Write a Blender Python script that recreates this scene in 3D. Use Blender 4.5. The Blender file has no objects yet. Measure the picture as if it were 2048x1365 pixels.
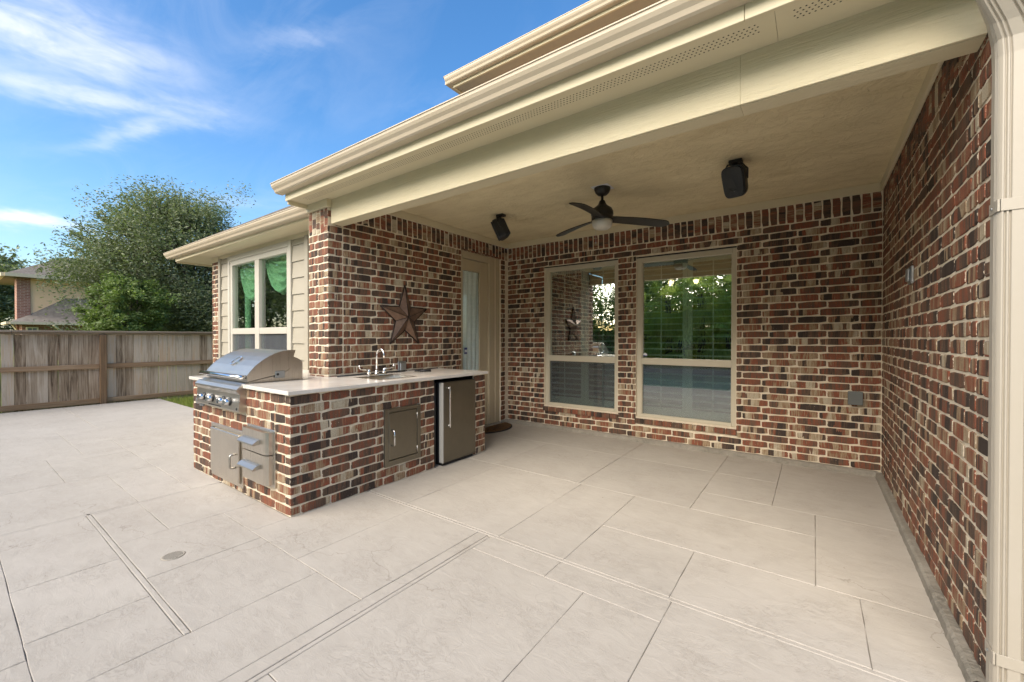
import bpy, bmesh, math, random
import numpy as np
from mathutils import Vector, Matrix
R_ = random.Random(7)
sc = bpy.context.scene
COL = sc.collection
rad = math.radians

# ------------------------------------------------------------------ camera
CAMP = Vector((0.0, 0.0, 1.321))
FW = Vector((-0.5879006, 0.80889047, -0.00831231))
RT = Vector((0.80891645, 0.58792349, 0.00038934))
UP = Vector((-0.00520194, 0.00649507, 0.99996538))
cd = bpy.data.cameras.new("camera")
cam = bpy.data.objects.new("camera", cd)
COL.objects.link(cam)
M = Matrix.Identity(4)
for i in range(3):
    M[i][0] = RT[i]; M[i][1] = UP[i]; M[i][2] = -FW[i]; M[i][3] = CAMP[i]
cam.matrix_world = M
cd.sensor_width = 36.0
cd.lens = 830.94 / 2048 * 36
cd.clip_start = 0.05
cd.clip_end = 2000
sc.camera = cam

# ------------------------------------------------------------------ render / exposure
sc.render.engine = 'CYCLES'
sc.cycles.use_denoising = True
sc.cycles.max_bounces = 8
sc.cycles.diffuse_bounces = 5
sc.cycles.glossy_bounces = 4
sc.cycles.transparent_max_bounces = 10
sc.cycles.sample_clamp_indirect = 6
sc.view_settings.view_transform = 'Standard'
sc.view_settings.look = 'None'
sc.view_settings.gamma = 1
sc.view_settings.use_curve_mapping = False
sc.view_settings.exposure = 1.76

# ------------------------------------------------------------------ node helper
def N(nt, typ, **kw):
    n = nt.nodes.new(typ)
    for k, v in kw.items():
        if k == 'ins':
            for i, val in v.items():
                n.inputs[i].default_value = val
        else:
            setattr(n, k, v)
    return n
def L(nt, a, b): nt.links.new(a, b)
def math_(nt, op, a, b=None, c=None, clamp=False):
    n = nt.nodes.new('ShaderNodeMath'); n.operation = op; n.use_clamp = clamp
    for i, x in enumerate((a, b, c)):
        if x is None: continue
        if isinstance(x, (int, float)): n.inputs[i].default_value = x
        else: nt.links.new(x, n.inputs[i])
    return n.outputs[0]
def ramp(nt, fac, stops, interp='LINEAR'):
    n = nt.nodes.new('ShaderNodeValToRGB')
    n.color_ramp.interpolation = interp
    e = n.color_ramp.elements
    while len(e) < len(stops): e.new(0.5)
    for i, (p, c) in enumerate(stops):
        e[i].position = p
        e[i].color = (c, c, c, 1) if isinstance(c, (int, float)) else (*c, 1)
    nt.links.new(fac, n.inputs[0])
    return n.outputs[0]
def mix(nt, fac, a, b, blend='MIX'):
    n = nt.nodes.new('ShaderNodeMix'); n.data_type = 'RGBA'; n.blend_type = blend
    for s, x in ((0, fac), (6, a), (7, b)):
        if isinstance(x, (int, float)): n.inputs[s].default_value = x
        elif isinstance(x, (tuple, list)): n.inputs[s].default_value = (*x[:3], 1)
        else: nt.links.new(x, n.inputs[s])
    return n.outputs[2]
def noise(nt, vec, scale, detail=3, rough=0.55, dist=0.0):
    n = nt.nodes.new('ShaderNodeTexNoise')
    n.inputs['Scale'].default_value = scale
    n.inputs['Detail'].default_value = detail
    n.inputs['Roughness'].default_value = rough
    n.inputs['Distortion'].default_value = dist
    if vec is not None: nt.links.new(vec, n.inputs['Vector'])
    return n.outputs[0]
def mapping(nt, vec, scale=(1, 1, 1), loc=(0, 0, 0), rot=(0, 0, 0)):
    n = nt.nodes.new('ShaderNodeMapping')
    n.inputs['Scale'].default_value = scale
    n.inputs['Location'].default_value = loc
    n.inputs['Rotation'].default_value = rot
    nt.links.new(vec, n.inputs['Vector'])
    return n.outputs[0]
def xyz(nt, a, b, c):
    n = nt.nodes.new('ShaderNodeCombineXYZ')
    for i, x in enumerate((a, b, c)):
        if isinstance(x, (int, float)): n.inputs[i].default_value = x
        else: nt.links.new(x, n.inputs[i])
    return n.outputs[0]
def sep(nt, v):
    n = nt.nodes.new('ShaderNodeSeparateXYZ'); nt.links.new(v, n.inputs[0]); return n.outputs
def bump(nt, h, strength=0.3, dist=0.01, normal=None):
    n = nt.nodes.new('ShaderNodeBump')
    n.inputs['Strength'].default_value = strength
    n.inputs['Distance'].default_value = dist
    nt.links.new(h, n.inputs['Height'])
    if normal is not None: nt.links.new(normal, n.inputs['Normal'])
    return n.outputs[0]
def geo_pos(nt): return nt.nodes.new('ShaderNodeNewGeometry').outputs['Position']
def obj_co(nt): return nt.nodes.new('ShaderNodeTexCoord').outputs['Object']
def uv_co(nt): return nt.nodes.new('ShaderNodeTexCoord').outputs['UV']
def rnd(nt):
    a = nt.nodes.new('ShaderNodeObjectInfo').outputs['Random']
    b = nt.nodes.new('ShaderNodeNewGeometry').outputs['Random Per Island']
    return math_(nt, 'FRACT', math_(nt, 'ADD', a, b))
def mat(name, color=(0.5, 0.5, 0.5), rough=0.6, metal=0.0, spec=0.5):
    m = bpy.data.materials.new(name); m.use_nodes = True
    nt = m.node_tree
    b = nt.nodes['Principled BSDF']
    b.inputs['Base Color'].default_value = (*color, 1)
    b.inputs['Roughness'].default_value = rough
    b.inputs['Metallic'].default_value = metal
    b.inputs['Specular IOR Level'].default_value = spec
    return m, nt, b

# ------------------------------------------------------------------ world: physical sky with thin cirrus
SUN_EL, SUN_AZ = 34.0, 188.0          # azimuth from +Y towards +X: a veiled sun high over the yard in front of the house
w = bpy.data.worlds.new("World"); sc.world = w; w.use_nodes = True
nt = w.node_tree
bg = nt.nodes['Background']
sky = N(nt, 'ShaderNodeTexSky', sky_type='NISHITA')
sky.sun_disc = False
sky.sun_elevation = rad(SUN_EL)
sky.sun_rotation = rad(SUN_AZ)
sky.altitude = 0; sky.air_density = 1.0; sky.dust_density = 1.6; sky.ozone_density = 2.0
dirv = nt.nodes.new('ShaderNodeTexCoord').outputs['Generated']
dx, dy, dz = sep(nt, dirv)
az = math_(nt, 'MULTIPLY', math_(nt, 'ARCTAN2', dy, math_(nt, 'MULTIPLY', dx, -1)), 57.2958)
el = math_(nt, 'MULTIPLY', math_(nt, 'ARCSINE', dz), 57.2958)
zc_ = math_(nt, 'ADD', math_(nt, 'MAXIMUM', dz, 0.0), 0.12)
cu = math_(nt, 'DIVIDE', dx, zc_); cv = math_(nt, 'DIVIDE', dy, zc_)
cp = xyz(nt, cu, cv, 0)
n1 = noise(nt, mapping(nt, cp, (1.1, 2.6, 1), (3.1, 0.7, 0), (0, 0, 0.5)), 1.6, 7, 0.62, 0.9)
n2 = noise(nt, mapping(nt, cp, (0.5, 0.8, 1), (0.4, 1.7, 0)), 0.9, 3, 0.5)
cir = math_(nt, 'MULTIPLY', ramp(nt, n1, [(0.44, 0.0), (0.78, 1.0)]), ramp(nt, n2, [(0.35, 0.1), (0.65, 1.0)]))
wn = noise(nt, xyz(nt, math_(nt, 'MULTIPLY', az, 0.10), math_(nt, 'MULTIPLY', el, 0.30), 0.3), 1.0, 5, 0.6)
wn2 = noise(nt, xyz(nt, math_(nt, 'MULTIPLY', az, 0.22), math_(nt, 'MULTIPLY', el, 0.62), 4.3), 1.0, 5, 0.55, 0.4)
def blob(a0, e0, sa, se, tilt, amp):
    da = math_(nt, 'SUBTRACT', az, a0); de = math_(nt, 'SUBTRACT', el, e0)
    de = math_(nt, 'SUBTRACT', de, math_(nt, 'MULTIPLY', da, tilt))
    de = math_(nt, 'ADD', de, math_(nt, 'MULTIPLY', math_(nt, 'SUBTRACT', wn, 0.5), 5.0))
    q = math_(nt, 'ADD', math_(nt, 'POWER', math_(nt, 'DIVIDE', da, sa), 2), math_(nt, 'POWER', math_(nt, 'DIVIDE', de, se), 2))
    g = math_(nt, 'POWER', 2.718, math_(nt, 'MULTIPLY', q, -1))
    return math_(nt, 'MULTIPLY', g, amp)
bl = blob(6.5, 26.0, 9.0, 2.6, 0.0, 0.86)
for args in ((8.5, 22.0, 9.5, 1.0, 0.12, 0.6), (12.0, 20.0, 5.0, 0.8, 0.5, 0.5), (27, 32.5, 5, 1.0, 0.3, 0.25), (21, 15.5, 5, 1.0, 0.2, 0.22), (-8, 24, 8, 2.5, 0.0, 0.8)):
    bl = math_(nt, 'ADD', bl, blob(*args))
bl = math_(nt, 'MULTIPLY', bl, ramp(nt, wn2, [(0.25, 0.25), (0.7, 1.0)]))
cum = math_(nt, 'ADD', blob(4.5, 10.4, 3.4, 0.55, 0.0, 0.9), blob(12.0, 9.3, 2.2, 0.9, 0.0, 0.9))
cum = math_(nt, 'MULTIPLY', cum, ramp(nt, wn2, [(0.3, 0.3), (0.6, 1.0)]))
dens = math_(nt, 'ADD', math_(nt, 'MULTIPLY', cir, 0.20), math_(nt, 'ADD', bl, cum), clamp=True)
dens = math_(nt, 'MULTIPLY', dens, 0.92)
hs = N(nt, 'ShaderNodeHueSaturation', ins={'Saturation': 1.30, 'Value': 1.0})
L(nt, sky.outputs[0], hs.inputs['Color'])
skc = mix(nt, dens, hs.outputs[0], (4.5, 4.5, 4.75))
L(nt, skc, bg.inputs['Color'])
bg.inputs['Strength'].default_value = 0.086

sl = bpy.data.lights.new("sun", 'SUN'); so = bpy.data.objects.new("sun", sl); COL.objects.link(so)
sl.energy = 2.5; sl.angle = rad(70.0); sl.color = (1.0, 0.90, 0.75)
sd = Vector((math.sin(rad(SUN_AZ)) * math.cos(rad(SUN_EL)), math.cos(rad(SUN_AZ)) * math.cos(rad(SUN_EL)), math.sin(rad(SUN_EL))))
so.rotation_euler = sd.to_track_quat('Z', 'Y').to_euler()
so.location = (0, 0, 30)

# ------------------------------------------------------------------ mesh builder
class MB:
    def __init__(self): self.v = []; self.f = []; self.uv = None; self.smooth = []
    def add(self, verts, faces, smooth=False):
        o = len(self.v); self.v.extend([tuple(q) for q in verts])
        self.f.extend([tuple(i + o for i in q) for q in faces])
        self.smooth.extend([smooth] * len(faces)); return self
    def box(self, x0, x1, y0, y1, z0, z1, b=0.0):
        if x0 > x1: x0, x1 = x1, x0
        if y0 > y1: y0, y1 = y1, y0
        if z0 > z1: z0, z1 = z1, z0
        if b <= 0:
            v = [(x, y, z) for z in (z0, z1) for y in (y0, y1) for x in (x0, x1)]
            return self.add(v, [(0, 2, 3, 1), (4, 5, 7, 6), (0, 1, 5, 4), (2, 6, 7, 3), (0, 4, 6, 2), (1, 3, 7, 5)])
        b = min(b, (x1 - x0) * .45, (y1 - y0) * .45, (z1 - z0) * .45)
        bm = bmesh.new()
        vs = [bm.verts.new((x, y, z)) for z in (z0, z1) for y in (y0, y1) for x in (x0, x1)]
        for q in [(0, 2, 3, 1), (4, 5, 7, 6), (0, 1, 5, 4), (2, 6, 7, 3), (0, 4, 6, 2), (1, 3, 7, 5)]:
            bm.faces.new([vs[i] for i in q])
        bmesh.ops.bevel(bm, geom=bm.edges[:], offset=b, segments=1, affect='EDGES')
        bm.verts.index_update()
        self.add([q.co[:] for q in bm.verts], [[q.index for q in f.verts] for f in bm.faces])
        bm.free(); return self
    def prism(self, prof, axis, a0, a1, smooth=False, caps=True):
        """prof: closed 2-D outline in the two other axes (in x,y,z order), extruded along axis"""
        n = len(prof); o = len(self.v); vs = []
        for a in (a0, a1):
            for (p, q) in prof:
                c = [p, q]; c.insert(axis, a); vs.append(tuple(c))
        fs = [(i, (i + 1) % n, n + (i + 1) % n, n + i) for i in range(n)]
        self.add(vs, fs, smooth)
        if caps:
            self.f.append(tuple(o + i for i in range(n))); self.smooth.append(False)
            self.f.append(tuple(o + n + i for i in reversed(range(n)))); self.smooth.append(False)
        return self
    def tube(self, pts, r, seg=8, closed=False, caps=True):
        pts = [Vector(q) for q in pts]; n = len(pts); rings = []
        rr = r if isinstance(r, (list, tuple)) else [r] * n
        prev = None
        for i, q in enumerate(pts):
            if closed: t = pts[(i + 1) % n] - pts[i - 1]
            else: t = pts[min(i + 1, n - 1)] - pts[max(i - 1, 0)]
            t.normalize()
            if prev is None:
                a = Vector((0, 0, 1)) if abs(t.z) < .9 else Vector((1, 0, 0))
                u = t.cross(a).normalized()
            else:
                u = (prev - t * prev.dot(t)).normalized()
            prev = u; w_ = t.cross(u)
            rings.append([q + (u * math.cos(2 * math.pi * k / seg) + w_ * math.sin(2 * math.pi * k / seg)) * rr[i] for k in range(seg)])
        vs = [v for ring in rings for v in ring]; fs = []
        m = n if closed else n - 1
        for i in range(m):
            a = i * seg; b = ((i + 1) % n) * seg
            for k in range(seg):
                fs.append((a + k, a + (k + 1) % seg, b + (k + 1) % seg, b + k))
        o = len(self.v)
        self.add(vs, fs, True)
        if caps and not closed:
            self.f.append(tuple(o + k for k in reversed(range(seg)))); self.smooth.append(False)
            self.f.append(tuple(o + (n - 1) * seg + k for k in range(seg))); self.smooth.append(False)
        return self
    def lathe(self, prof, c, seg=24, axis='z', smooth=True):
        vs = []; n = len(prof)
        for (r, h) in prof:
            for k in range(seg):
                a = 2 * math.pi * k / seg
                if axis == 'z': vs.append((c[0] + r * math.cos(a), c[1] + r * math.sin(a), c[2] + h))
                elif axis == 'y': vs.append((c[0] + r * math.cos(a), c[1] + h, c[2] + r * math.sin(a)))
                else: vs.append((c[0] + h, c[1] + r * math.cos(a), c[2] + r * math.sin(a)))
        fs = []
        for i in range(n - 1):
            for k in range(seg):
                fs.append((i * seg + k, i * seg + (k + 1) % seg, (i + 1) * seg + (k + 1) % seg, (i + 1) * seg + k))
        o = len(self.v); self.add(vs, fs, smooth)
        if prof[0][0] > 1e-5: self.f.append(tuple(o + k for k in reversed(range(seg)))); self.smooth.append(False)
        if prof[-1][0] > 1e-5: self.f.append(tuple(o + (n - 1) * seg + k for k in range(seg))); self.smooth.append(False)
        return self

WORG = {}          # world origin of every empty / object that serves as a parent
def link(o): COL.objects.link(o); return o
def thing(name, label=None, cat=None, loc=(0, 0, 0), group=None, kind=None):
    o = bpy.data.objects.new(name, None); link(o); o.location = loc; o.empty_display_size = .1
    if label: o['label'] = label
    if cat: o['category'] = cat
    if group: o['group'] = group
    if kind: o['kind'] = kind
    WORG[o.name] = Vector(loc); return o
def obj(name, mb, m, parent=None, label=None, cat=None, group=None, kind=None, loc=None, fix=False):
    """mesh given in world coordinates, linked as ONE object"""
    if parent is not None: org = WORG[parent.name]
    elif loc is not None: org = Vector(loc)
    else: org = Vector((0, 0, 0))
    me = bpy.data.meshes.new(name)
    me.from_pydata([(x - org.x, y - org.y, z - org.z) for x, y, z in mb.v], [], mb.f)
    if any(mb.smooth): me.polygons.foreach_set('use_smooth', mb.smooth)
    if fix:
        bm = bmesh.new(); bm.from_mesh(me); bmesh.ops.recalc_face_normals(bm, faces=bm.faces[:]); bm.to_mesh(me); bm.free()
    me.update()
    ms = m if isinstance(m, (list, tuple)) else [m]
    for q in ms: me.materials.append(q)
    o = bpy.data.objects.new(name, me); link(o)
    if parent is not None: o.parent = parent
    else: o.location = org
    WORG[o.name] = org
    if label: o['label'] = label
    if cat: o['category'] = cat
    if group: o['group'] = group
    if kind: o['kind'] = kind
    return o

# ------------------------------------------------------------------ materials
def m_brick():
    m, nt, b = mat("brick_face", rough=0.8, spec=0.3)
    u, v, _ = sep(nt, uv_co(nt)); r = rnd(nt)
    wnz = nt.nodes.new('ShaderNodeTexWhiteNoise'); wnz.noise_dimensions = '1D'; L(nt, r, wnz.inputs['W'])
    r2 = wnz.outputs['Value']
    off = math_(nt, 'MULTIPLY', r, 61.0)
    def band(su, sv, det, k):
        return noise(nt, xyz(nt, math_(nt, 'MULTIPLY', u, su), math_(nt, 'MULTIPLY', v, sv), math_(nt, 'ADD', off, k)), 1.0, det, 0.6, 0.25)
    s1 = band(15, 2.2, 2, 0.0)
    s2 = band(85, 8, 3, 11.0)
    s3 = band(260, 160, 3, 23.0)
    s1c = ramp(nt, s1, [(0.36, 0.0), (0.46, 0.38), (0.54, 0.62), (0.64, 1.0)])
    # broad flashed blocks of tone along the brick plus streaks
    cell = math_(nt, 'FLOOR', math_(nt, 'ADD', math_(nt, 'MULTIPLY', u, 19.0), math_(nt, 'ADD', math_(nt, 'MULTIPLY', s1, 3.2), math_(nt, 'MULTIPLY', r2, 7.0))))
    wb_ = nt.nodes.new('ShaderNodeTexWhiteNoise'); wb_.noise_dimensions = '2D'
    L(nt, xyz(nt, cell, off, 0), wb_.inputs['Vector'])
    blk = math_(nt, 'MULTIPLY', math_(nt, 'SUBTRACT', wb_.outputs['Value'], 0.5), ramp(nt, r2, [(0.22, 0.18), (0.70, 1.05)]))
    t = math_(nt, 'ADD', math_(nt, 'ADD', math_(nt, 'MULTIPLY', r, 0.46), 0.175),
              math_(nt, 'ADD', math_(nt, 'MULTIPLY', math_(nt, 'SUBTRACT', s1c, 0.5), 0.26), blk))
    t = math_(nt, 'ADD', t, math_(nt, 'MULTIPLY', math_(nt, 'SUBTRACT', s2, 0.5), 1.0))
    c = ramp(nt, t, [(0.0, (0.045, 0.032, 0.025)), (0.15, (0.090, 0.059, 0.041)), (0.29, (0.150, 0.086, 0.054)),
                     (0.40, (0.185, 0.072, 0.042)), (0.50, (0.275, 0.078, 0.038)), (0.57, (0.230, 0.100, 0.058)),
                     (0.64, (0.30, 0.20, 0.115)), (0.80, (0.36, 0.27, 0.17)), (1.0, (0.50, 0.43, 0.315))])
    c = mix(nt, math_(nt, 'MULTIPLY', ramp(nt, s3, [(0.3, 0.45), (0.6, 0.0)]), 1.0), c, (0.04, 0.03, 0.026))
    fl = noise(nt, xyz(nt, math_(nt, 'MULTIPLY', u, 90), math_(nt, 'MULTIPLY', v, 90), math_(nt, 'ADD', off, 5)), 1.0, 4, 0.7)
    c = mix(nt, ramp(nt, fl, [(0.66, 0.0), (0.71, 0.75)]), c, (0.58, 0.50, 0.39))
    # mortar smeared over the arrises
    eu = math_(nt, 'DIVIDE', math_(nt, 'ABSOLUTE', u), 0.120); ev = math_(nt, 'DIVIDE', math_(nt, 'ABSOLUTE', v), 0.0325)
    sm = noise(nt, xyz(nt, math_(nt, 'MULTIPLY', u, 28), math_(nt, 'MULTIPLY', v, 40), math_(nt, 'ADD', off, 31)), 1.0, 4, 0.65)
    e = math_(nt, 'MAXIMUM', math_(nt, 'ADD', math_(nt, 'POWER', eu, 12), math_(nt, 'MULTIPLY', math_(nt, 'SUBTRACT', sm, 0.5), 2.2)),
              math_(nt, 'ADD', math_(nt, 'MULTIPLY', math_(nt, 'POWER', ev, 6), 0.9), math_(nt, 'MULTIPLY', math_(nt, 'SUBTRACT', sm, 0.5), 1.2)))
    c = mix(nt, ramp(nt, e, [(0.95, 0.0), (1.1, 0.85)]), c, (0.56, 0.475, 0.36))
    L(nt, c, b.inputs['Base Color'])
    h = math_(nt, 'ADD', math_(nt, 'MULTIPLY', s3, 0.6), math_(nt, 'MULTIPLY', s2, 0.8))
    L(nt, bump(nt, h, 0.55, 0.004), b.inputs['Normal'])
    L(nt, ramp(nt, s2, [(0.3, 0.65), (0.7, 0.9)]), b.inputs['Roughness'])
    return m
BRICK = m_brick()
def m_mortar():
    m, nt, b = mat("mortar", rough=0.95, spec=0.2)
    p = geo_pos(nt)
    c = ramp(nt, noise(nt, p, 22, 5, 0.65), [(0.3, (0.58, 0.50, 0.375)), (0.7, (0.74, 0.655, 0.51))])
    L(nt, c, b.inputs['Base Color'])
    L(nt, bump(nt, noise(nt, p, 180, 3, 0.6), 0.5, 0.004), b.inputs['Normal'])
    return m
MORTAR = m_mortar()
def m_concrete(name, c0, c1, sc_=1.0, spread=0.06, bumpk=0.35):
    m, nt, b = mat(name, rough=0.82, spec=0.35)
    p = geo_pos(nt); r = rnd(nt)
    big = noise(nt, p, 0.7 * sc_, 5, 0.6)
    med = noise(nt, mapping(nt, p, (1, 2.2, 1)), 7 * sc_, 5, 0.65, 0.8)
    fine = noise(nt, p, 160, 3, 0.6)
    t = math_(nt, 'ADD', math_(nt, 'MULTIPLY', big, 0.55), math_(nt, 'MULTIPLY', med, 0.45))
    c = ramp(nt, t, [(0.33, c0), (0.66, c1)])
    k = math_(nt, 'ADD', math_(nt, 'MULTIPLY', math_(nt, 'SUBTRACT', r, 0.5), spread), 1.0)
    c = mix(nt, 1.0, c, xyz(nt, k, k, k), 'MULTIPLY')
    sp = noise(nt, p, 55, 2, 0.5)
    c = mix(nt, ramp(nt, sp, [(0.72, 0.0), (0.80, 0.5)]), c, (0.16, 0.14, 0.115))
    # shallow crease texture pressed into the surface
    wv = noise(nt, mapping(nt, p, (1, 1.8, 1)), 9, 6, 0.72, 1.6)
    crease = math_(nt, 'ABSOLUTE', math_(nt, 'SUBTRACT', wv, 0.5))
    cr = ramp(nt, crease, [(0.0, 0.0), (0.03, 1.0)])
    spot = ramp(nt, noise(nt, p, 3.1, 3, 0.6), [(0.42, 0.0), (0.62, 1.0)])
    c = mix(nt, math_(nt, 'MULTIPLY', math_(nt, 'SUBTRACT', 1.0, cr), math_(nt, 'MULTIPLY', spot, 0.42)), c, (0.26, 0.225, 0.185))
    st1 = noise(nt, mapping(nt, p, (0.9, 0.5, 1), (4.2, 1.1, 0)), 1.3, 6, 0.68, 0.8)
    c = mix(nt, ramp(nt, st1, [(0.56, 0.0), (0.74, 0.20)]), c, tuple(x * 0.62 for x in c0))
    st2 = noise(nt, mapping(nt, p, (1, 1, 1), (9.0, 3.0, 0)), 4.0, 4, 0.6, 0.3)
    c = mix(nt, ramp(nt, st2, [(0.70, 0.0), (0.76, 0.22)]), c, tuple(x * 0.55 for x in c0))
    vo = nt.nodes.new('ShaderNodeTexVoronoi'); vo.feature = 'DISTANCE_TO_EDGE'; vo.inputs['Scale'].default_value = 0.85
    wv2 = nt.nodes.new('ShaderNodeTexNoise'); wv2.inputs['Scale'].default_value = 2.2; wv2.inputs['Detail'].default_value = 6; L(nt, p, wv2.inputs['Vector'])
    vm = nt.nodes.new('ShaderNodeVectorMath'); vm.operation = 'MULTIPLY_ADD'; L(nt, wv2.outputs['Color'], vm.inputs[0]); vm.inputs[1].default_value = (0.9, 0.9, 0.0); L(nt, p, vm.inputs[2]); L(nt, vm.outputs[0], vo.inputs['Vector'])
    ck = ramp(nt, vo.outputs['Distance'], [(0.0, 1.0), (0.0035, 0.0)])
    ckm = ramp(nt, noise(nt, p, 0.55, 2, 0.5), [(0.52, 0.0), (0.60, 0.55)])
    c = mix(nt, math_(nt, 'MULTIPLY', ck, ckm), c, (0.20, 0.175, 0.14))
    fs_ = noise(nt, mapping(nt, p, (1, 1, 1), (2.0, 7.0, 0)), 31, 2, 0.5)
    c = mix(nt, ramp(nt, fs_, [(0.765, 0.0), (0.785, 0.7)]), c, (0.13, 0.11, 0.085))
    L(nt, c, b.inputs['Base Color'])
    h = math_(nt, 'ADD', math_(nt, 'MULTIPLY', med, 0.8), math_(nt, 'ADD', math_(nt, 'MULTIPLY', fine, 0.12), math_(nt, 'MULTIPLY', math_(nt, 'MULTIPLY', cr, spot), 0.25)))
    L(nt, bump(nt, h, bumpk, 0.012), b.inputs['Normal'])
    return m
SLAB = m_concrete("stamped_concrete", (0.365, 0.333, 0.286), (0.432, 0.398, 0.347))
JOINT = m_concrete("concrete_joint", (0.25, 0.225, 0.185), (0.33, 0.30, 0.252))
FOOT = m_concrete("rough_footing", (0.20, 0.185, 0.15), (0.34, 0.31, 0.26), 4, 0.0, 0.9)
def m_paint(name, col, rough=0.55, grain=0.0, dirt=0.25, axis=0):
    m, nt, b = mat(name, rough=rough, spec=0.4)
    p = geo_pos(nt)
    d = noise(nt, p, 1.6, 5, 0.65)
    c = mix(nt, math_(nt, 'MULTIPLY', ramp(nt, d, [(0.42, 0.0), (0.75, 1.0)]), dirt), col, tuple(x * y for x, y in zip(col, (0.82, 0.76, 0.62))))
    L(nt, c, b.inputs['Base Color'])
    s = [3, 3, 3]; s[axis] = 0.35
    if grain > 0:
        g = noise(nt, mapping(nt, p, (s[0] * 6, s[1] * 6, s[2] * 9)), 3.0, 5, 0.7, 0.6)
        L(nt, bump(nt, g, grain, 0.006), b.inputs['Normal'])
    else:
        L(nt, bump(nt, noise(nt, p, 70, 2), 0.06, 0.003), b.inputs['Normal'])
    return m
TRIM = m_paint("cream_paint", (0.61, 0.54, 0.375), 0.6)
BEAMP = m_paint("cream_grained_board", (0.60, 0.53, 0.36), 0.65, 0.9)
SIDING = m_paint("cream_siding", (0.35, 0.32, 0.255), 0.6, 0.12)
WHITE = m_paint("window_white", (0.46, 0.435, 0.37), 0.5, 0, 0.15)
WINF = m_paint("window_frame_beige", (0.52, 0.47, 0.36), 0.5, 0, 0.2)
DOORP = m_paint("door_taupe", (0.46, 0.385, 0.265), 0.5, 0, 0.2)
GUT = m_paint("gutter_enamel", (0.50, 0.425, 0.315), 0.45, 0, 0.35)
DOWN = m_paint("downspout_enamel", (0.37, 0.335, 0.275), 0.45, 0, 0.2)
def m_ceiling():
    m, nt, b = mat("ceiling_texture", rough=0.85, spec=0.25)
    p = geo_pos(nt)
    k = noise(nt, p, 9, 6, 0.7, 0.5)
    c = ramp(nt, noise(nt, mapping(nt, p, (1, 2.4, 1)), 1.9, 6, 0.7), [(0.3, (0.60, 0.505, 0.31)), (0.7, (0.74, 0.64, 0.42))])
    L(nt, c, b.inputs['Base Color'])
    L(nt, bump(nt, ramp(nt, k, [(0.45, 0.0), (0.58, 1.0)]), 0.7, 0.006), b.inputs['Normal'])
    return m
CEIL = m_ceiling()
def m_steel(name, col, rough, axis=0, streak=0.12):
    m, nt, b = mat(name, col, rough, 1.0)
    p = geo_pos(nt); s = [420, 420, 420]; s[axis] = 3
    n = noise(nt, mapping(nt, p, tuple(s)), 1.0, 3, 0.6)
    L(nt, ramp(nt, n, [(0.3, max(.05, rough - streak)), (0.7, rough + streak)]), b.inputs['Roughness'])
    c = mix(nt, ramp(nt, noise(nt, p, 6, 4, 0.6), [(0.4, 0.0), (0.75, 0.35)]), col, tuple(x * 0.72 for x in col))
    L(nt, c, b.inputs['Base Color'])
    return m
STEEL = m_steel("brushed_steel", (0.50, 0.475, 0.43), 0.36, 0, .05)
STEELV = m_steel("brushed_steel_upright", (0.60, 0.555, 0.485), 0.31, 2, .05)
DSTEEL = m_steel("dark_steel", (0.215, 0.20, 0.165), 0.38, 2, .04)
CHROME = m_steel("chrome", (0.75, 0.75, 0.76), 0.10, 2, 0.03)
GALV = m_steel("galvanised_plate", (0.42, 0.44, 0.45), 0.45, 2)
BLACK, _, _ = mat("black_plastic", (0.012, 0.012, 0.013), 0.45)
RUBBER, _, _ = mat("black_rubber", (0.015, 0.014, 0.013), 0.8)
GAP, _, _ = mat("dark_recess", (0.02, 0.019, 0.018), 0.9)
FANB = m_paint("fan_bronze", (0.020, 0.018, 0.015), 0.42, 0.1, 0.3)
GREYBOX = m_paint("grey_box_paint", (0.13, 0.14, 0.135), 0.6)
def m_counter():
    m, nt, b = mat("quartz_top", rough=0.16, spec=0.5)
    p = geo_pos(nt)
    c = ramp(nt, noise(nt, p, 4.5, 5, 0.65), [(0.3, (0.62, 0.57, 0.50)), (0.7, (0.74, 0.70, 0.64))])
    c = mix(nt, ramp(nt, noise(nt, p, 130, 2), [(0.66, 0.0), (0.72, 0.35)]), c, (0.42, 0.37, 0.31))
    L(nt, c, b.inputs['Base Color'])
    return m
QUARTZ = m_counter()
def m_wood(name, cols, seed=0.0, axis=2, wear=0.6):
    m, nt, b = mat(name, rough=0.88, spec=0.2)
    p = geo_pos(nt); r = rnd(nt)
    off = xyz(nt, math_(nt, 'MULTIPLY', r, 37.0), math_(nt, 'MULTIPLY', r, 13.0), math_(nt, 'MULTIPLY', r, 71.0))
    va = nt.nodes.new('ShaderNodeVectorMath'); va.operation = 'ADD'; L(nt, p, va.inputs[0]); L(nt, off, va.inputs[1])
    s = [34, 34, 34]; s[axis] = 1.5
    g = noise(nt, mapping(nt, va.outputs[0], tuple(s)), 1.0, 6, 0.7, 0.9)
    s2 = [7, 7, 7]; s2[axis] = 0.9
    g2 = noise(nt, mapping(nt, va.outputs[0], tuple(s2)), 1.0, 4, 0.6, 0.5)
    t = math_(nt, 'ADD', math_(nt, 'MULTIPLY', g, 0.55), math_(nt, 'ADD', math_(nt, 'MULTIPLY', g2, 0.45), math_(nt, 'MULTIPLY', math_(nt, 'SUBTRACT', r, 0.5), 0.28)))
    c = ramp(nt, t, cols)
    kn = noise(nt, mapping(nt, va.outputs[0], (9, 9, 3)), 1.0, 2, 0.5)
    c = mix(nt, ramp(nt, kn, [(0.74, 0.0), (0.79, 0.8)]), c, (0.03, 0.02, 0.014))
    L(nt, c, b.inputs['Base Color'])
    L(nt, bump(nt, g, 0.5, 0.006), b.inputs['Normal'])
    return m
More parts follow.
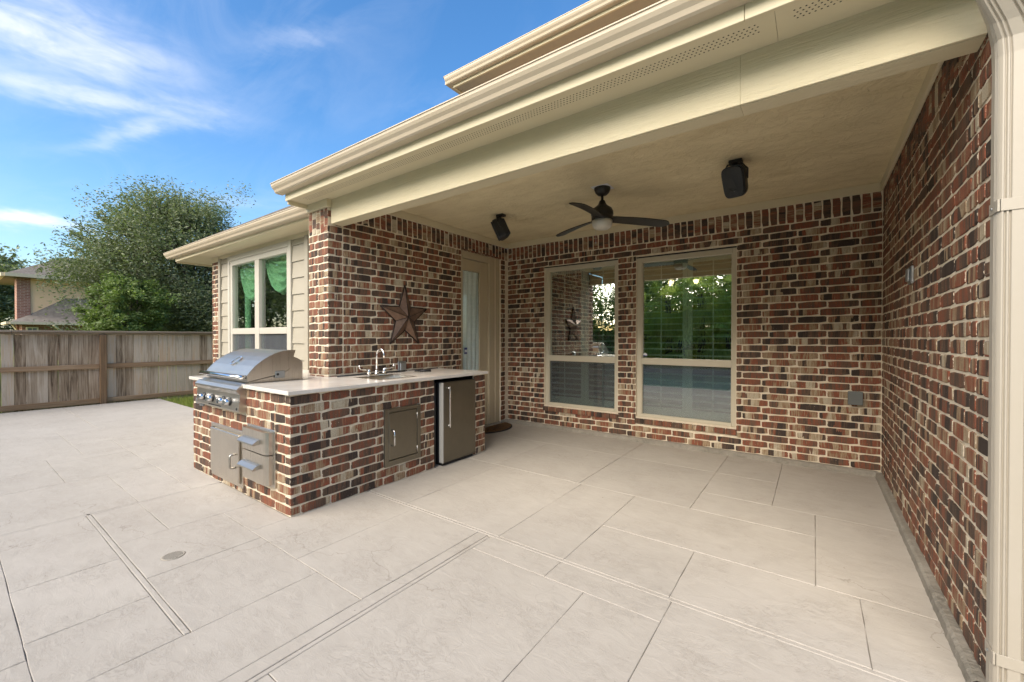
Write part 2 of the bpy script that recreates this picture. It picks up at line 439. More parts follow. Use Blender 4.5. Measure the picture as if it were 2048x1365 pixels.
PICK = m_wood("weathered_picket", [(0.30, (0.11, 0.073, 0.047)), (0.40, (0.28, 0.20, 0.13)), (0.50, (0.43, 0.33, 0.235)), (0.60, (0.55, 0.45, 0.345)), (0.72, (0.52, 0.36, 0.23))])
RAIL = m_wood("weathered_rail", [(0.28, (0.11, 0.066, 0.036)), (0.5, (0.28, 0.175, 0.10)), (0.72, (0.42, 0.29, 0.18))], axis=1)
POSTW = m_wood("fence_post_wood", [(0.28, (0.10, 0.06, 0.034)), (0.5, (0.24, 0.15, 0.085)), (0.72, (0.36, 0.245, 0.15))], axis=2)
CAPW = m_wood("fence_cap_wood", [(0.25, (0.15, 0.11, 0.075)), (0.5, (0.27, 0.21, 0.155)), (0.75, (0.37, 0.30, 0.23))], axis=1)
def m_glass(name, tint=(0.86, 0.93, 0.9), refl=0.16, alpha=0.92):
    m = bpy.data.materials.new(name); m.use_nodes = True; nt = m.node_tree
    for n in list(nt.nodes):
        if n.type != 'OUTPUT_MATERIAL': nt.nodes.remove(n)
    out = [n for n in nt.nodes if n.type == 'OUTPUT_MATERIAL'][0]
    tr = N(nt, 'ShaderNodeBsdfTransparent'); tr.inputs[0].default_value = (*tint, 1)
    gl = N(nt, 'ShaderNodeBsdfGlossy'); gl.inputs['Roughness'].default_value = 0.004; gl.inputs['Color'].default_value = (0.95, 1.0, 0.97, 1)
    lw_ = N(nt, 'ShaderNodeLayerWeight')
    ge = nt.nodes.new('ShaderNodeNewGeometry')
    f = math_(nt, 'ADD', math_(nt, 'MULTIPLY', math_(nt, 'POWER', lw_.outputs['Facing'], 4.0), 0.8), refl + 0.03, clamp=True)
    f = math_(nt, 'MULTIPLY', f, math_(nt, 'SUBTRACT', 1.0, ge.outputs['Backfacing']))
    bn = bump(nt, noise(nt, mapping(nt, ge.outputs['Position'], (1, 1, 1.6)), 1.1, 2, 0.5), 0.02, 0.02)
    L(nt, bn, gl.inputs['Normal'])
    mx = N(nt, 'ShaderNodeMixShader')
    L(nt, f, mx.inputs[0]); L(nt, tr.outputs[0], mx.inputs[1]); L(nt, gl.outputs[0], mx.inputs[2]); L(nt, mx.outputs[0], out.inputs[0])
    return m
GLASS = m_glass("window_glass", (0.84, 0.92, 0.87), 0.54)
GLASSD = m_glass("door_glass", (0.93, 0.96, 0.95), 0.04)
GLASSB = m_glass("bay_window_glass", (0.80, 0.96, 0.84), 0.30)
def m_screen():
    m = bpy.data.materials.new("insect_screen"); m.use_nodes = True; nt = m.node_tree
    b = nt.nodes['Principled BSDF']; b.inputs['Base Color'].default_value = (0.10, 0.11, 0.125, 1); b.inputs['Roughness'].default_value = 0.55
    out = [n for n in nt.nodes if n.type == 'OUTPUT_MATERIAL'][0]
    tr = N(nt, 'ShaderNodeBsdfTransparent'); mx = N(nt, 'ShaderNodeMixShader'); mx.inputs[0].default_value = 0.45
    L(nt, tr.outputs[0], mx.inputs[1]); L(nt, b.outputs[0], mx.inputs[2]); L(nt, mx.outputs[0], out.inputs[0])
    return m
SCREEN = m_screen()
SHUT, _, _ = mat("shutter_white", (0.78, 0.80, 0.78), 0.5)
def m_fabric(name, col, col2, s=(40, 40, 6)):
    m, nt, b = mat(name, rough=0.9, spec=0.15)
    p = geo_pos(nt)
    L(nt, ramp(nt, noise(nt, mapping(nt, p, s), 1.0, 4, 0.6), [(0.3, col), (0.7, col2)]), b.inputs['Base Color'])
    return m
CURT = m_fabric("sheer_curtain", (0.68, 0.70, 0.70), (0.84, 0.86, 0.86))
SWAG = m_fabric("green_swag", (0.33, 0.42, 0.335), (0.48, 0.565, 0.49), (14, 14, 14))
ROOM, _, _ = mat("room_wall", (0.16, 0.13, 0.09), 0.9)
def m_shingle():
    m, nt, b = mat("asphalt_shingle", rough=0.95, spec=0.2)
    p = geo_pos(nt)
    L(nt, ramp(nt, noise(nt, p, 5, 6, 0.7), [(0.3, (0.11, 0.095, 0.08)), (0.7, (0.20, 0.175, 0.15))]), b.inputs['Base Color'])
    return m
SHINGLE = m_shingle()
def m_far_brick():
    m, nt, b = mat("far_brick", rough=0.9, spec=0.2)
    p = geo_pos(nt)
    t = nt.nodes.new('ShaderNodeTexBrick'); t.inputs['Scale'].default_value = 1
    t.inputs['Brick Width'].default_value = .3; t.inputs['Row Height'].default_value = .1; t.inputs['Mortar Size'].default_value = .012
    x, y, z = sep(nt, p)
    L(nt, xyz(nt, math_(nt, 'ADD', x, y), z, 0), t.inputs['Vector'])
    t.inputs['Color1'].default_value = (0.15, 0.05, 0.035, 1); t.inputs['Color2'].default_value = (0.24, 0.11, 0.08, 1); t.inputs['Mortar'].default_value = (0.33, 0.27, 0.22, 1)
    c = mix(nt, ramp(nt, noise(nt, p, 2.5, 5, .7), [(0.35, 0.0), (0.7, 0.5)]), t.outputs[0], (0.32, 0.19, 0.14))
    L(nt, c, b.inputs['Base Color']); return m
FARBRICK = m_far_brick()
STUCCO = m_paint("tan_stucco", (0.66, 0.44, 0.26), 0.9, 0, 0.1)
def m_leaf(name, stops, trans=0.25):
    m, nt, b = mat(name, rough=0.5, spec=0.4)
    r = nt.nodes.new('ShaderNodeNewGeometry').outputs['Random Per Island']
    p = geo_pos(nt)
    big = noise(nt, p, 0.8, 3, 0.6)
    t = math_(nt, 'ADD', math_(nt, 'MULTIPLY', r, 0.5), math_(nt, 'MULTIPLY', big, 0.5))
    c = ramp(nt, t, stops); L(nt, c, b.inputs['Base Color'])
    out = [n for n in nt.nodes if n.type == 'OUTPUT_MATERIAL'][0]
    tl = N(nt, 'ShaderNodeBsdfTranslucent'); L(nt, mix(nt, 1.0, c, (1.1, 1.25, 0.6), 'MULTIPLY'), tl.inputs[0])
    mx = N(nt, 'ShaderNodeMixShader'); mx.inputs[0].default_value = trans
    L(nt, b.outputs[0], mx.inputs[1]); L(nt, tl.outputs[0], mx.inputs[2]); L(nt, mx.outputs[0], out.inputs[0])
    return m
LEAF = m_leaf("oak_leaf", [(0.2, (0.080, 0.105, 0.050)), (0.5, (0.150, 0.182, 0.094)), (0.8, (0.25, 0.275, 0.165))], 0.35)
LEAF2 = m_leaf("bright_leaf", [(0.2, (0.075, 0.12, 0.03)), (0.5, (0.15, 0.215, 0.06)), (0.8, (0.25, 0.31, 0.11))], 0.35)
FROND = m_leaf("palm_frond", [(0.2, (0.28, 0.32, 0.11)), (0.5, (0.46, 0.50, 0.19)), (0.8, (0.60, 0.61, 0.29))], 0.80)
BARK = m_wood("bark", [(0.25, (0.03, 0.024, 0.018)), (0.5, (0.075, 0.06, 0.045)), (0.75, (0.14, 0.12, 0.095))])
GRASSM = m_leaf("grass_blade", [(0.2, (0.13, 0.18, 0.03)), (0.5, (0.24, 0.29, 0.06)), (0.8, (0.36, 0.38, 0.12))], 0.25)
def m_lawn():
    m, nt, b = mat("lawn_soil", rough=0.95, spec=0.1)
    p = geo_pos(nt)
    L(nt, ramp(nt, noise(nt, p, 12, 6, 0.7), [(0.3, (0.09, 0.12, 0.025)), (0.7, (0.20, 0.23, 0.06))]), b.inputs['Base Color']); return m
LAWN = m_lawn()
def m_water():
    m, nt, b = mat("pool_water", (0.02, 0.22, 0.23), 0.04, 0.0, 0.5)
    p = geo_pos(nt)
    L(nt, bump(nt, noise(nt, p, 2.5, 3, 0.5), 0.06, 0.03), b.inputs['Normal']); return m
WATER = m_water()
BULB = bpy.data.materials.new("lit_lamp_shade"); BULB.use_nodes = True
BULB.node_tree.nodes['Principled BSDF'].inputs['Emission Color'].default_value = (1.0, 0.72, 0.36, 1)
BULB.node_tree.nodes['Principled BSDF'].inputs['Emission Strength'].default_value = 2.2
FROST, _, _ = mat("frosted_glass", (0.55, 0.53, 0.46), 0.35)
# ------------------------------------------------------------------ key dimensions (metres, camera stands at x=0 y=0)
XR, XL, YB, YP = 0.52, -3.878, 5.224, 2.25
ZT, ZC = 2.70, 2.785            # underside of ceiling trim, ceiling
XI, YI, YIE, XIL = -3.094, 1.498, 3.723, -5.07   # outdoor kitchen faces
ROW, BZ0 = 0.0746, 0.05
JT = 0.0112

# ------------------------------------------------------------------ ground, patio, pool
mb = MB(); mb.add([(-400, -400, -0.10), (400, -400, -0.10), (400, 400, -0.10), (-400, 400, -0.10)], [(0, 1, 2, 3)])
obj("ground", mb, LAWN, kind='structure')
patio = thing("patio", kind='structure')
mb = MB()
mb.box(-11.45, 6, -0.6, 2.78, -0.09, -0.009)
mb.box(-3.9, 0.53, 2.78, 5.3, -0.09, -0.009)
mb.box(-7.95, -3.9, 2.781, 2.95, -0.09, -0.009)
obj("patio_base", mb, JOINT, patio)
slabs = [(-3.86,-2.62,2.16,3.40),(-2.62,-1.69,2.16,3.40),(-1.69,-1.2,2.16,3.40),(-1.2,-.59,2.16,2.735),(-.59,.195,2.16,2.735),(.195,.52,2.16,2.735),
 (-1.2,.015,2.735,3.40),(.015,.52,2.735,3.83),(-.77,.015,3.40,3.83),(-.77,-.26,3.83,4.46),(-.26,.52,3.83,5.22),(-.77,-.26,4.46,5.22),
 (-1.72,-.77,3.40,4.46),(-2.68,-1.72,3.40,4.46),(-3.86,-2.68,3.40,4.46),(-1.72,-.77,4.46,5.22),(-2.9,-1.72,4.46,5.22),(-3.86,-2.9,4.46,5.22),
 (-3.1,-2.49,1.24,2.16),(-2.49,-1.84,1.24,2.16),(-1.84,-1.745,.2,2.16),(-1.745,-1.2,1.955,2.16),(-1.2,-.57,1.955,2.16),(-.57,.3,1.0,2.16),(.3,1.6,.9,2.16),
 (-1.745,-.96,.75,1.955),(-.96,-.57,1.0,1.955),(-.96,.3,-.1,1.0),(-1.745,-.96,-.1,.75),(.3,1.6,-.1,.9),
 (-3.59,-2.95,.64,1.24),(-3.59,-3.1,1.24,1.5),(-2.95,-2.255,.64,1.24),(-2.255,-1.84,.2,1.24),
 (-4.37,-3.59,.64,.92),(-4.37,-3.59,.92,1.5),(-4.37,-3.35,.2,.64),(-3.35,-2.74,.2,.64),(-2.74,-2.255,.2,.64),
 (-5.49,-4.37,.2,.93),(-5.49,-4.37,.93,1.285),(-5.49,-4.37,1.285,2.61),(-6.66,-5.49,1.285,2.61),(-6.42,-5.49,.66,1.285),(-6.66,-6.42,.66,1.285),
 (-6.16,-5.49,.2,.66),(-6.66,-6.16,.2,.66),(-7.35,-6.66,.94,1.285),(-7.35,-6.66,1.285,2.61),(-8.47,-7.35,.94,2.77),(-8.47,-6.66,.77,.94),
 (-9.8,-8.47,1.34,2.77),(-11.42,-9.8,1.34,2.77),(-11.42,-8.47,.77,1.34),(-11.42,-8.47,.2,.77),(-8.47,-6.66,.2,.77),
 (-11.42,-9.3,-.58,.2),(-9.3,-7.4,-.58,.2),(-7.4,-5.6,-.58,.2),(-5.6,-3.8,-.58,.2),(-3.8,-2.6,-.58,.2),(-2.6,-1.745,-.58,.2),(-1.745,-.4,-.58,-.1),(-.4,1.6,-.58,-.1)]
MAJ_Y = {2.16, .64}; MAJ_X = {-1.745, -4.37}
rs = random.Random(3)
def slab_mesh(x0, x1, y0, y1):
    g = lambda v, maj: 0.0158 if any(abs(v - q) < 1e-6 for q in maj) else 0.0012
    a, b = x0 + g(x0, MAJ_X), x1 - g(x1, MAJ_X); c, d = y0 + g(y0, MAJ_Y), y1 - g(y1, MAJ_Y)
    t = rs.uniform(-0.0006, 0.0006)
    n = 6
    # slightly wandering edges, chamfered into the joint
    def edge(p, q, nx, ny):
        out = []
        for i in range(n):
            k = i / n; j = rs.uniform(-1, 1) * 0.0016
            out.append((p[0] + (q[0] - p[0]) * k + nx * j, p[1] + (q[1] - p[1]) * k + ny * j))
        return out
    ring = edge((a, c), (b, c), 0, 1) + edge((b, c), (b, d), 1, 0) + edge((b, d), (a, d), 0, 1) + edge((a, d), (a, c), 1, 0)
    m = len(ring); cx, cy = (a + b) / 2, (c + d) / 2
    ins = [(x + math.copysign(min(.0026, abs(x - cx)), cx - x), y + math.copysign(min(.0026, abs(y - cy)), cy - y)) for x, y in ring]
    mb = MB()
    vs = [(x, y, t) for x, y in ins] + [(x, y, t - .0022) for x, y in ring] + [(x, y, -.012) for x, y in ring]
    fs = [tuple(range(m))]
    for k in range(2):
        for i in range(m):
            j = (i + 1) % m
            fs.append((k * m + i, (k + 1) * m + i, (k + 1) * m + j, k * m + j))
    mb.add(vs, fs); return mb
for s in slabs:
    obj("slab", slab_mesh(*s), SLAB, patio)
# raised ribs between the paired grooves of the main joints
strips = [(-3.09,.52,2.16,'x'),(-11.4,-6.66,.77,'x'),(-4.46,-2.26,.64,'x')]
for a, b, c, ax in strips:
    mb = MB(); mb.box(a, b, c - .0125, c + .0125, -.012, -.0006, .003); obj("joint_strip", mb, SLAB, patio)
for c, a, b in ((-1.745, -.58, 2.13), (-4.37, -.58, 1.49)):
    mb = MB(); mb.box(c - .0125, c + .0125, a, b, -.012, -.0006, .003); obj("joint_strip", mb, SLAB, patio)

# ------------------------------------------------------------------ brick factory
rb = random.Random(11)
def brick_data(name, Lh=0.120, Hh=0.0325, D=0.07):
    pts = []
    def j(k=1.0): return rb.uniform(-1, 1) * 0.0016 * k
    nx = 3
    for i in range(nx): pts.append((-Lh + 2 * Lh * (i + .12) / nx + j(3), -Hh + j()))
    pts += [(Lh + j(), -Hh * .75 + j(2)), (Lh + j(), Hh * .7 + j(2))]
    for i in range(nx): pts.append((Lh - 2 * Lh * (i + .12) / nx + j(3), Hh + j()))
    pts += [(-Lh + j(), Hh * .75 + j(2)), (-Lh + j(), -Hh * .7 + j(2))]
    n = len(pts); ch = 0.0035
    dep = rb.uniform(-0.0015, 0.0015)
    inner = [(x - math.copysign(ch, x), z - math.copysign(ch, z)) for x, z in pts]
    vs = [(x, dep, z) for x, z in inner] + [(x, dep + ch, z) for x, z in pts] + [(x, D, z) for x, z in pts]
    fs = [tuple(range(n))] + [(k * n + i, (k + 1) * n + i, (k + 1) * n + (i + 1) % n, k * n + (i + 1) % n) for k in range(2) for i in range(n)]
    me = bpy.data.meshes.new(name); me.from_pydata(vs, [], fs)
    uvl = me.uv_layers.new(name="UVMap")
    for p in me.polygons:
        nrm = p.normal
        for li in p.loop_indices:
            x, y, z = me.vertices[me.loops[li].vertex_index].co
            if abs(nrm.x) > .8: uvl.data[li].uv = (y - D / 2, z)
            else: uvl.data[li].uv = (x, z)
    me.materials.append(BRICK); me.update()
    return me
POOL = [brick_data("brick") for _ in range(28)]
BR = {}            # owner name -> list of brick specs
def put(owner, parent, c, rz, length, height=0.065, soldier=False, vis=True):
    BR.setdefault(owner, []).append((parent, Vector(c), rz, length, height, soldier, vis))
DIR = {'-y': (0.0, Vector((1, 0, 0)), Vector((0, -1, 0))), '+x': (rad(90), Vector((0, 1, 0)), Vector((1, 0, 0))),
       '-x': (rad(-90), Vector((0, -1, 0)), Vector((-1, 0, 0)))}
def lay(owner, parent, face, plane, a, b, z0, rows, phase, holes=(), vis=None, own=None):
    """running bond on the plane; phase(k) gives one joint position in row k; holes = (a0,a1,z0,z1); own(k) trims an end for a corner"""
    rz, _, nrm = DIR[face]
    for k in range(rows):
        zl, zh = z0 + k * ROW, z0 + (k + 1) * ROW
        zc = (zl + zh) / 2
        spans = [(a, b)]
        if own: spans = [own(k, a, b)]
        for (h0, h1, g0, g1) in holes:
            if zc > g0 and zc < g1:
                ns = []
                for (s, t) in spans:
                    if h1 <= s or h0 >= t: ns.append((s, t)); continue
                    if h0 - s > .015: ns.append((s, h0))
                    if t - h1 > .015: ns.append((h1, t))
                spans = ns
        ph = phase(k)
        for (s, t) in spans:
            cuts = [s]
            q = ph + math.floor((s - ph) / 0.25) * 0.25
            while q < t - 1e-6:
                if q > s + .035 and q < t - .035: cuts.append(q)
                q += 0.25
            cuts.append(t)
            for i in range(len(cuts) - 1):
                c0 = cuts[i] + (JT / 2 if i > 0 else 0.0); c1 = cuts[i + 1] - (JT / 2 if i < len(cuts) - 2 else 0.0)
                mid = (c0 + c1) / 2
                if face == '-y': c = (mid, plane, zc)
                else: c = (plane, mid, zc)
                v = True if vis is None else vis(mid, zc)
                put(owner, parent, c, rz, c1 - c0 + rb.uniform(-.002, .001), 0.065 + rb.uniform(-.0015, .001), False, v)
def soldiers(owner, parent, face, plane, a, b, z0, z1, pitch=0.0762, vis=None):
    rz = DIR[face][0]; n = max(1, round((b - a) / pitch)); pt = (b - a) / n
    for i in range(n):
        mid = a + pt * (i + .5); zc = (z0 + z1) / 2
        c = (mid, plane, zc) if face == '-y' else (plane, mid, zc)
        put(owner, parent, c, rz, z1 - z0 - JT * .5, pt - JT + rb.uniform(-.0015, .001), True, True if vis is None else vis(mid, zc))
def build_bricks(owner, root, cap):
    lst = BR[owner]
    def size(s):
        d = s[1] - CAMP
        dist = d.length
        rz = s[2]; n = Vector((math.sin(rz), -math.cos(rz), 0))
        cosv = max(0.0, -(d.normalized()).dot(n))
        depth = d.dot(FW)
        if depth < .3 or not s[6]: return 0.0
        px = abs(d.dot(RT) / depth)
        if px > 1.24: return 0.0
        return s[3] * s[4] * cosv / (depth * depth)
    order = sorted(range(len(lst)), key=lambda i: -size(lst[i]))
    sing = order[:cap] if cap < len(lst) else order
    rest = order[cap:] if cap < len(lst) else []
    def matrix(s):
        par, c, rz, ln, ht, sol, _ = s
        m = Matrix.Rotation(rz, 4, 'Z')
        if sol: m = m @ Matrix.Rotation(rad(90), 4, 'Y')
        return m, Vector((ln / .24, 1.0, ht / .065))
    for i in sing:
        s = lst[i]; m, scl = matrix(s)
        o = bpy.data.objects.new("brick", POOL[rb.randrange(len(POOL))]); link(o)
        o.parent = s[0]; o.location = s[1] - WORG[s[0].name]
        o.rotation_euler = m.to_euler(); o.scale = scl
    if rest:
        vs = []; fs = []; uvs = []
        src = []
        for me in POOL:
            co = np.empty(len(me.vertices) * 3); me.vertices.foreach_get('co', co)
            uv = np.empty(len(me.loops) * 2); me.uv_layers[0].data.foreach_get('uv', uv)
            src.append((co.reshape(-1, 3), [tuple(p.vertices) for p in me.polygons], uv))
        org = WORG[root.name]; base = 0
        for i in rest:
            s = lst[i]; m, scl = matrix(s)
            co, pf, uv = src[rb.randrange(len(src))]
            A = np.array(m.to_3x3()); c = (co * np.array(scl)) @ A.T + np.array(s[1] - org)
            vs.append(c); fs.extend([tuple(q + base for q in f) for f in pf]); uvs.append(uv); base += len(co)
        me = bpy.data.meshes.new("brickwork"); me.from_pydata(np.concatenate(vs).tolist(), [], fs)
        ul = me.uv_layers.new(name="UVMap"); ul.data.foreach_set('uv', np.concatenate(uvs))
        me.materials.append(BRICK); me.update()
        o = bpy.data.objects.new("brickwork", me); link(o); o.parent = root; o['kind'] = 'stuff'

# ------------------------------------------------------------------ the house
house = thing("brick_house", "red brick house with covered patio, cream eaves and shuttered windows", "house", (-1.7, 5.2, 0))
MT = 0.0045    # mortar lies this far behind the brick faces
# --- rear wall of the patio
W1 = (-3.207, -2.085, 0.335, 2.345); W2 = (-1.836, -0.705, 0.315, 2.335)
mb = MB(); y0, y1 = YB + MT, YB + .12
zs0 = 0.0
mb.box(XL, W1[0], y0, y1, zs0, ZC); mb.box(W1[1], W2[0], y0, y1, zs0, ZC); mb.box(W2[1], XR + .1, y0, y1, zs0, ZC)
for W in (W1, W2):
    mb.box(W[0], W[1], y0, y1, zs0, W[2]); mb.box(W[0], W[1], y0, y1, W[3], ZC)
bw = obj("brick_wall", mb, MORTAR, house)
holes = [(W[0] - .006, W[1] + .006, W[2] - .085, W[3] + .012) for W in (W1, W2)]
lay('house', bw, '-y', YB, XL + .002, XR - .004, BZ0, 33, lambda k: (.107 if k % 2 else .041 - .0), holes)
soldiers('house', bw, '-y', YB, XL + .004, XR - .004, 2.515, 2.712)
for W in (W1, W2):       # sloping sill of bricks laid on edge
    n = round((W[1] - W[0] + .03) / .115); pt = (W[1] - W[0] + .03) / n
    for i in range(n):
        xa = W[0] - .015 + i * pt + .004; xb = xa + pt - .008
        m2 = MB(); zt = W[2] - .006; zb = W[2] - .082
        jx = rb.uniform(-.003, .003)
        m2.prism([(YB - .024 + jx, zb), (YB + .09, zb), (YB + .09, zt + .002), (YB - .020 + jx, zt - .020), (YB - .024 + jx, zt - .024)], 0, xa, xb)
        o = obj("sill_brick", m2, BRICK, bw)
        me = o.data; ul = me.uv_layers.new(name="UVMap"); ctr = Vector(((xa + xb) / 2, YB, (zb + zt) / 2)) - WORG[bw.name]
        for li in range(len(me.loops)):
            q = me.vertices[me.loops[li].vertex_index].co - ctr; ul.data[li].uv = (q.x * .7, (q.z + q.y) * .4)
# --- left wall (door wall) and its pier
DO = (4.165, 5.045, 0.0, 2.54)
mb = MB(); x0, x1 = XL - .12, XL - MT
mb.box(x0, x1, YP + MT, DO[0], 0, ZT); mb.box(x0, x1, DO[1], YB + .1, 0, ZT); mb.box(x0, x1, DO[0], DO[1], DO[3], ZT)
mb.box(XL - .365, x0 - .0005, YP + MT, YP + .2, 0, 2.60)
lw = obj("brick_wall", mb, MORTAR, house)
seen_left = lambda yy, zz: not (zz < .90 and yy < 3.9)
own_a = lambda k, a, b: (a, b) if k % 2 else (a + .07 + JT, b)
lay('house', lw, '+x', XL, YP, 2.405, BZ0, 34, lambda k: YP + (.245 if k % 2 else .315), (), seen_left, own_a)
lay('house', lw, '+x', XL, 2.405 + JT, YB - .074, BZ0, 33, lambda k: YP + (.245 if k % 2 else .315), [(DO[0] - .004, DO[1] + .004, -1, DO[3] + .01)], seen_left)
soldiers('house', lw, '+x', XL, 2.41, YB - .006, 2.515, 2.712)
lay('house', lw, '-y', YP, XL - .365, XL, BZ0, 31, lambda k: XL - .365 + (.115 if k % 2 else .18), (), lambda xx, zz: zz > .9,
    lambda k, a, b: (a, b - .07 - JT) if k % 2 else (a, b))
soldiers('house', lw, '-y', YP, XL - .365, XL, 2.364, 2.605, .072)
# --- right wall
mb = MB(); mb.box(XR + MT, XR + .12, YP + MT, YB + .12, 0, ZC)
mb.box(XR + .12, 3.2, YP + MT, YP + .12, 0, 2.62)
rw = obj("brick_wall", mb, MORTAR, house)
lay('house', rw, '-x', XR, YP, 2.405, BZ0, 34, lambda k: YP + (.245 if k % 2 else .315), (), None, own_a)
lay('house', rw, '-x', XR, 2.405 + JT, YB - .006, BZ0, 33, lambda k: YP + (.245 if k % 2 else .315))
soldiers('house', rw, '-x', XR, 2.41, YB - .006, 2.515, 2.712)
lay('house', rw, '-y', YP, XR, 3.2, BZ0, 34, lambda k: XR + (.245 if k % 2 else .315), (), None, lambda k, a, b: (a + .07 + JT, b) if k % 2 else (a, b))
# --- the bay room stands 0.37 m back from the pier
YBW = 2.62
mb = MB(); mb.box(-7.967 + MT, -7.69, YBW + MT, YBW + .15, 0, 2.55); mb.box(-7.967 + MT, -7.85, YBW + .15, 7.5, 0, 2.55)
cw = obj("brick_wall", mb, MORTAR, house)
lay('house', cw, '-y', YBW, -7.967, -7.693, .02, 34, lambda k: -7.967 + (.07 if k % 2 else .19), (), lambda xx, zz: zz > .8)
build_bricks('house', house, 300)

# --- rough concrete footing that shows under the bricks
mb = MB(); rf = random.Random(5)
def ledge(p, q, nx, ny):
    n = 140; vs = []
    for i in range(n + 1):
        k = i / n; x = p[0] + (q[0] - p[0]) * k; y = p[1] + (q[1] - p[1]) * k
        a = .038 + rf.uniform(-.002, .002); h = BZ0 + .001 + rf.uniform(-.0025, .0025)
        vs += [(x + nx * (a + .006), y + ny * (a + .006), -.01), (x + nx * a, y + ny * a, h - .012), (x + nx * (a - .012), y + ny * (a - .012), h), (x - nx * .03, y - ny * .03, h + .001)]
    fs = []
    for i in range(n):
        for j in range(3):
            fs.append((i * 4 + j, (i + 1) * 4 + j, (i + 1) * 4 + j + 1, i * 4 + j + 1))
    mb.add(vs, fs)
ledge((XL + .04, YB), (XR - .02, YB), 0, -1)
ledge((XR, YB - .02), (XR, YP + .002), -1, 0)
ledge((XL, YB - .02), (XL, DO[1] + .01), 1, 0)
ledge((XL, DO[0] - .02), (XL, 3.9), 1, 0)
obj("footing", mb, FOOT, house, fix=True)

# --- ceiling, trim, beam, soffit, fascia, gutters
mb = MB(); mb.box(XL, XR, 2.41, YB, ZC, ZC + .02); obj("ceiling", mb, CEIL, house)
for b in ((XL + .022, XR - .022, YB - .022, YB - .001, ZT, ZC - .001), (XL + .001, XL + .0215, 2.41, YB - .001, ZT, ZC - .001), (XR - .0215, XR - .001, 2.41, YB - .001, ZT, ZC - .001)):
    mb = MB(); mb.box(*b, .003); obj("ceiling_trim", mb, TRIM, house)
for xa, xb in ((XL + .005, -.2942), (-.2938, XR - .006)):
    mb = MB(); mb.box(xa, xb, 2.28, 2.295, 2.447, 2.69, .0015); obj("beam_board", mb, BEAMP, house)
    mb = MB(); mb.box(xa, xb, 2.2955, 2.405, 2.445, 2.458, .0015); obj("beam_board", mb, BEAMP, house)
mb = MB(); mb.box(XL + .01, XR - .01, 2.296, 2.41, 2.459, ZC - .002); obj("beam", mb, TRIM, house)
for xa, xb in ((-4.228, -.1407), (-.1393, 3.2)):
    mb = MB(); mb.box(xa, xb, 2.041, 2.2795, 2.684, 2.69); obj("soffit_board", mb, TRIM, house)
mb = MB()                      # flat near-black discs paint in the shaded holes of the soffit vent
for row in range(4):
    yv = 2.098 + row * .019
    x = -4.05 + (row % 2) * .010
    while x < .40:
        if not (-.20 < x < -.075):
            c = (x, yv, 2.6835); r_ = .0042
            mb.add([(c[0] + r_ * math.cos(a * math.pi / 3), c[1] + r_ * math.sin(a * math.pi / 3), c[2]) for a in range(6)], [(5, 4, 3, 2, 1, 0)])
        x += .0205
obj("soffit_vent", mb, GAP, house, kind='stuff')
for xa, xb in ((-4.25, -.2475), (-.2455, 3.2)):
    mb = MB(); mb.box(xa, xb, 2.020, 2.0395, 2.672, 2.83, .002); obj("fascia", mb, TRIM, house)
mb = MB(); mb.box(-4.25, -4.229, 2.0405, 2.34, 2.645, 2.83, .002); obj("fascia", mb, TRIM, house)
def kgutter(x0, x1, yb, zb, ht=.088, dp=.118):
    m = MB()
    P = [(yb, zb), (yb - dp * .52, zb), (yb - dp * .62, zb + ht * .10), (yb - dp * .70, zb + ht * .33), (yb - dp * .84, zb + ht * .52), (yb - dp * .93, zb + ht * .72),
         (yb - dp * .95, zb + ht * .92), (yb - dp, zb + ht * .93), (yb - dp, zb + ht), (yb - dp * .88, zb + ht), (yb - dp * .88, zb + ht * .9), (yb, zb + ht * .9)]
    return m.prism(P, 0, x0, x1)
obj("gutter", kgutter(-4.305, 3.2, 2.0195, 2.738), GUT, house, fix=True)
mb = MB()                      # box of trim on top of the pier
mb.box(XL - .375, XL + .018, YP - .02, 2.2795, 2.606, 2.6835, .003); obj("pier_trim", mb, TRIM, house)
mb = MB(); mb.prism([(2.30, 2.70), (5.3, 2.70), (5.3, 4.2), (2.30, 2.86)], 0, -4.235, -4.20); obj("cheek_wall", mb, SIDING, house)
# roof planes of the patio side
def roof(pts, th=.03):
    m = MB(); n = len(pts)
    vs = [tuple(q) for q in pts] + [(q[0], q[1], q[2] - th) for q in pts]
    m.add(vs, [tuple(range(n)), tuple(reversed(range(n, 2 * n)))] + [(i, i + n, (i + 1) % n + n, (i + 1) % n) for i in range(n)]); return m
obj("roof", roof([(-4.29, 1.98, 2.855), (3.2, 1.98, 2.855), (3.2, 5.22, 4.3), (-4.24, 5.22, 4.3)]), SHINGLE, house)
obj("roof", roof([(-9.0, 2.27, 2.77), (-4.25, 2.27, 2.77), (-4.25, 6.2, 4.6), (-6.3, 6.2, 4.6)]), SHINGLE, house)
obj("roof", roof([(-9.0, 2.27, 2.77), (-6.3, 6.2, 4.6), (-9.0, 9, 2.77)]), SHINGLE, house)
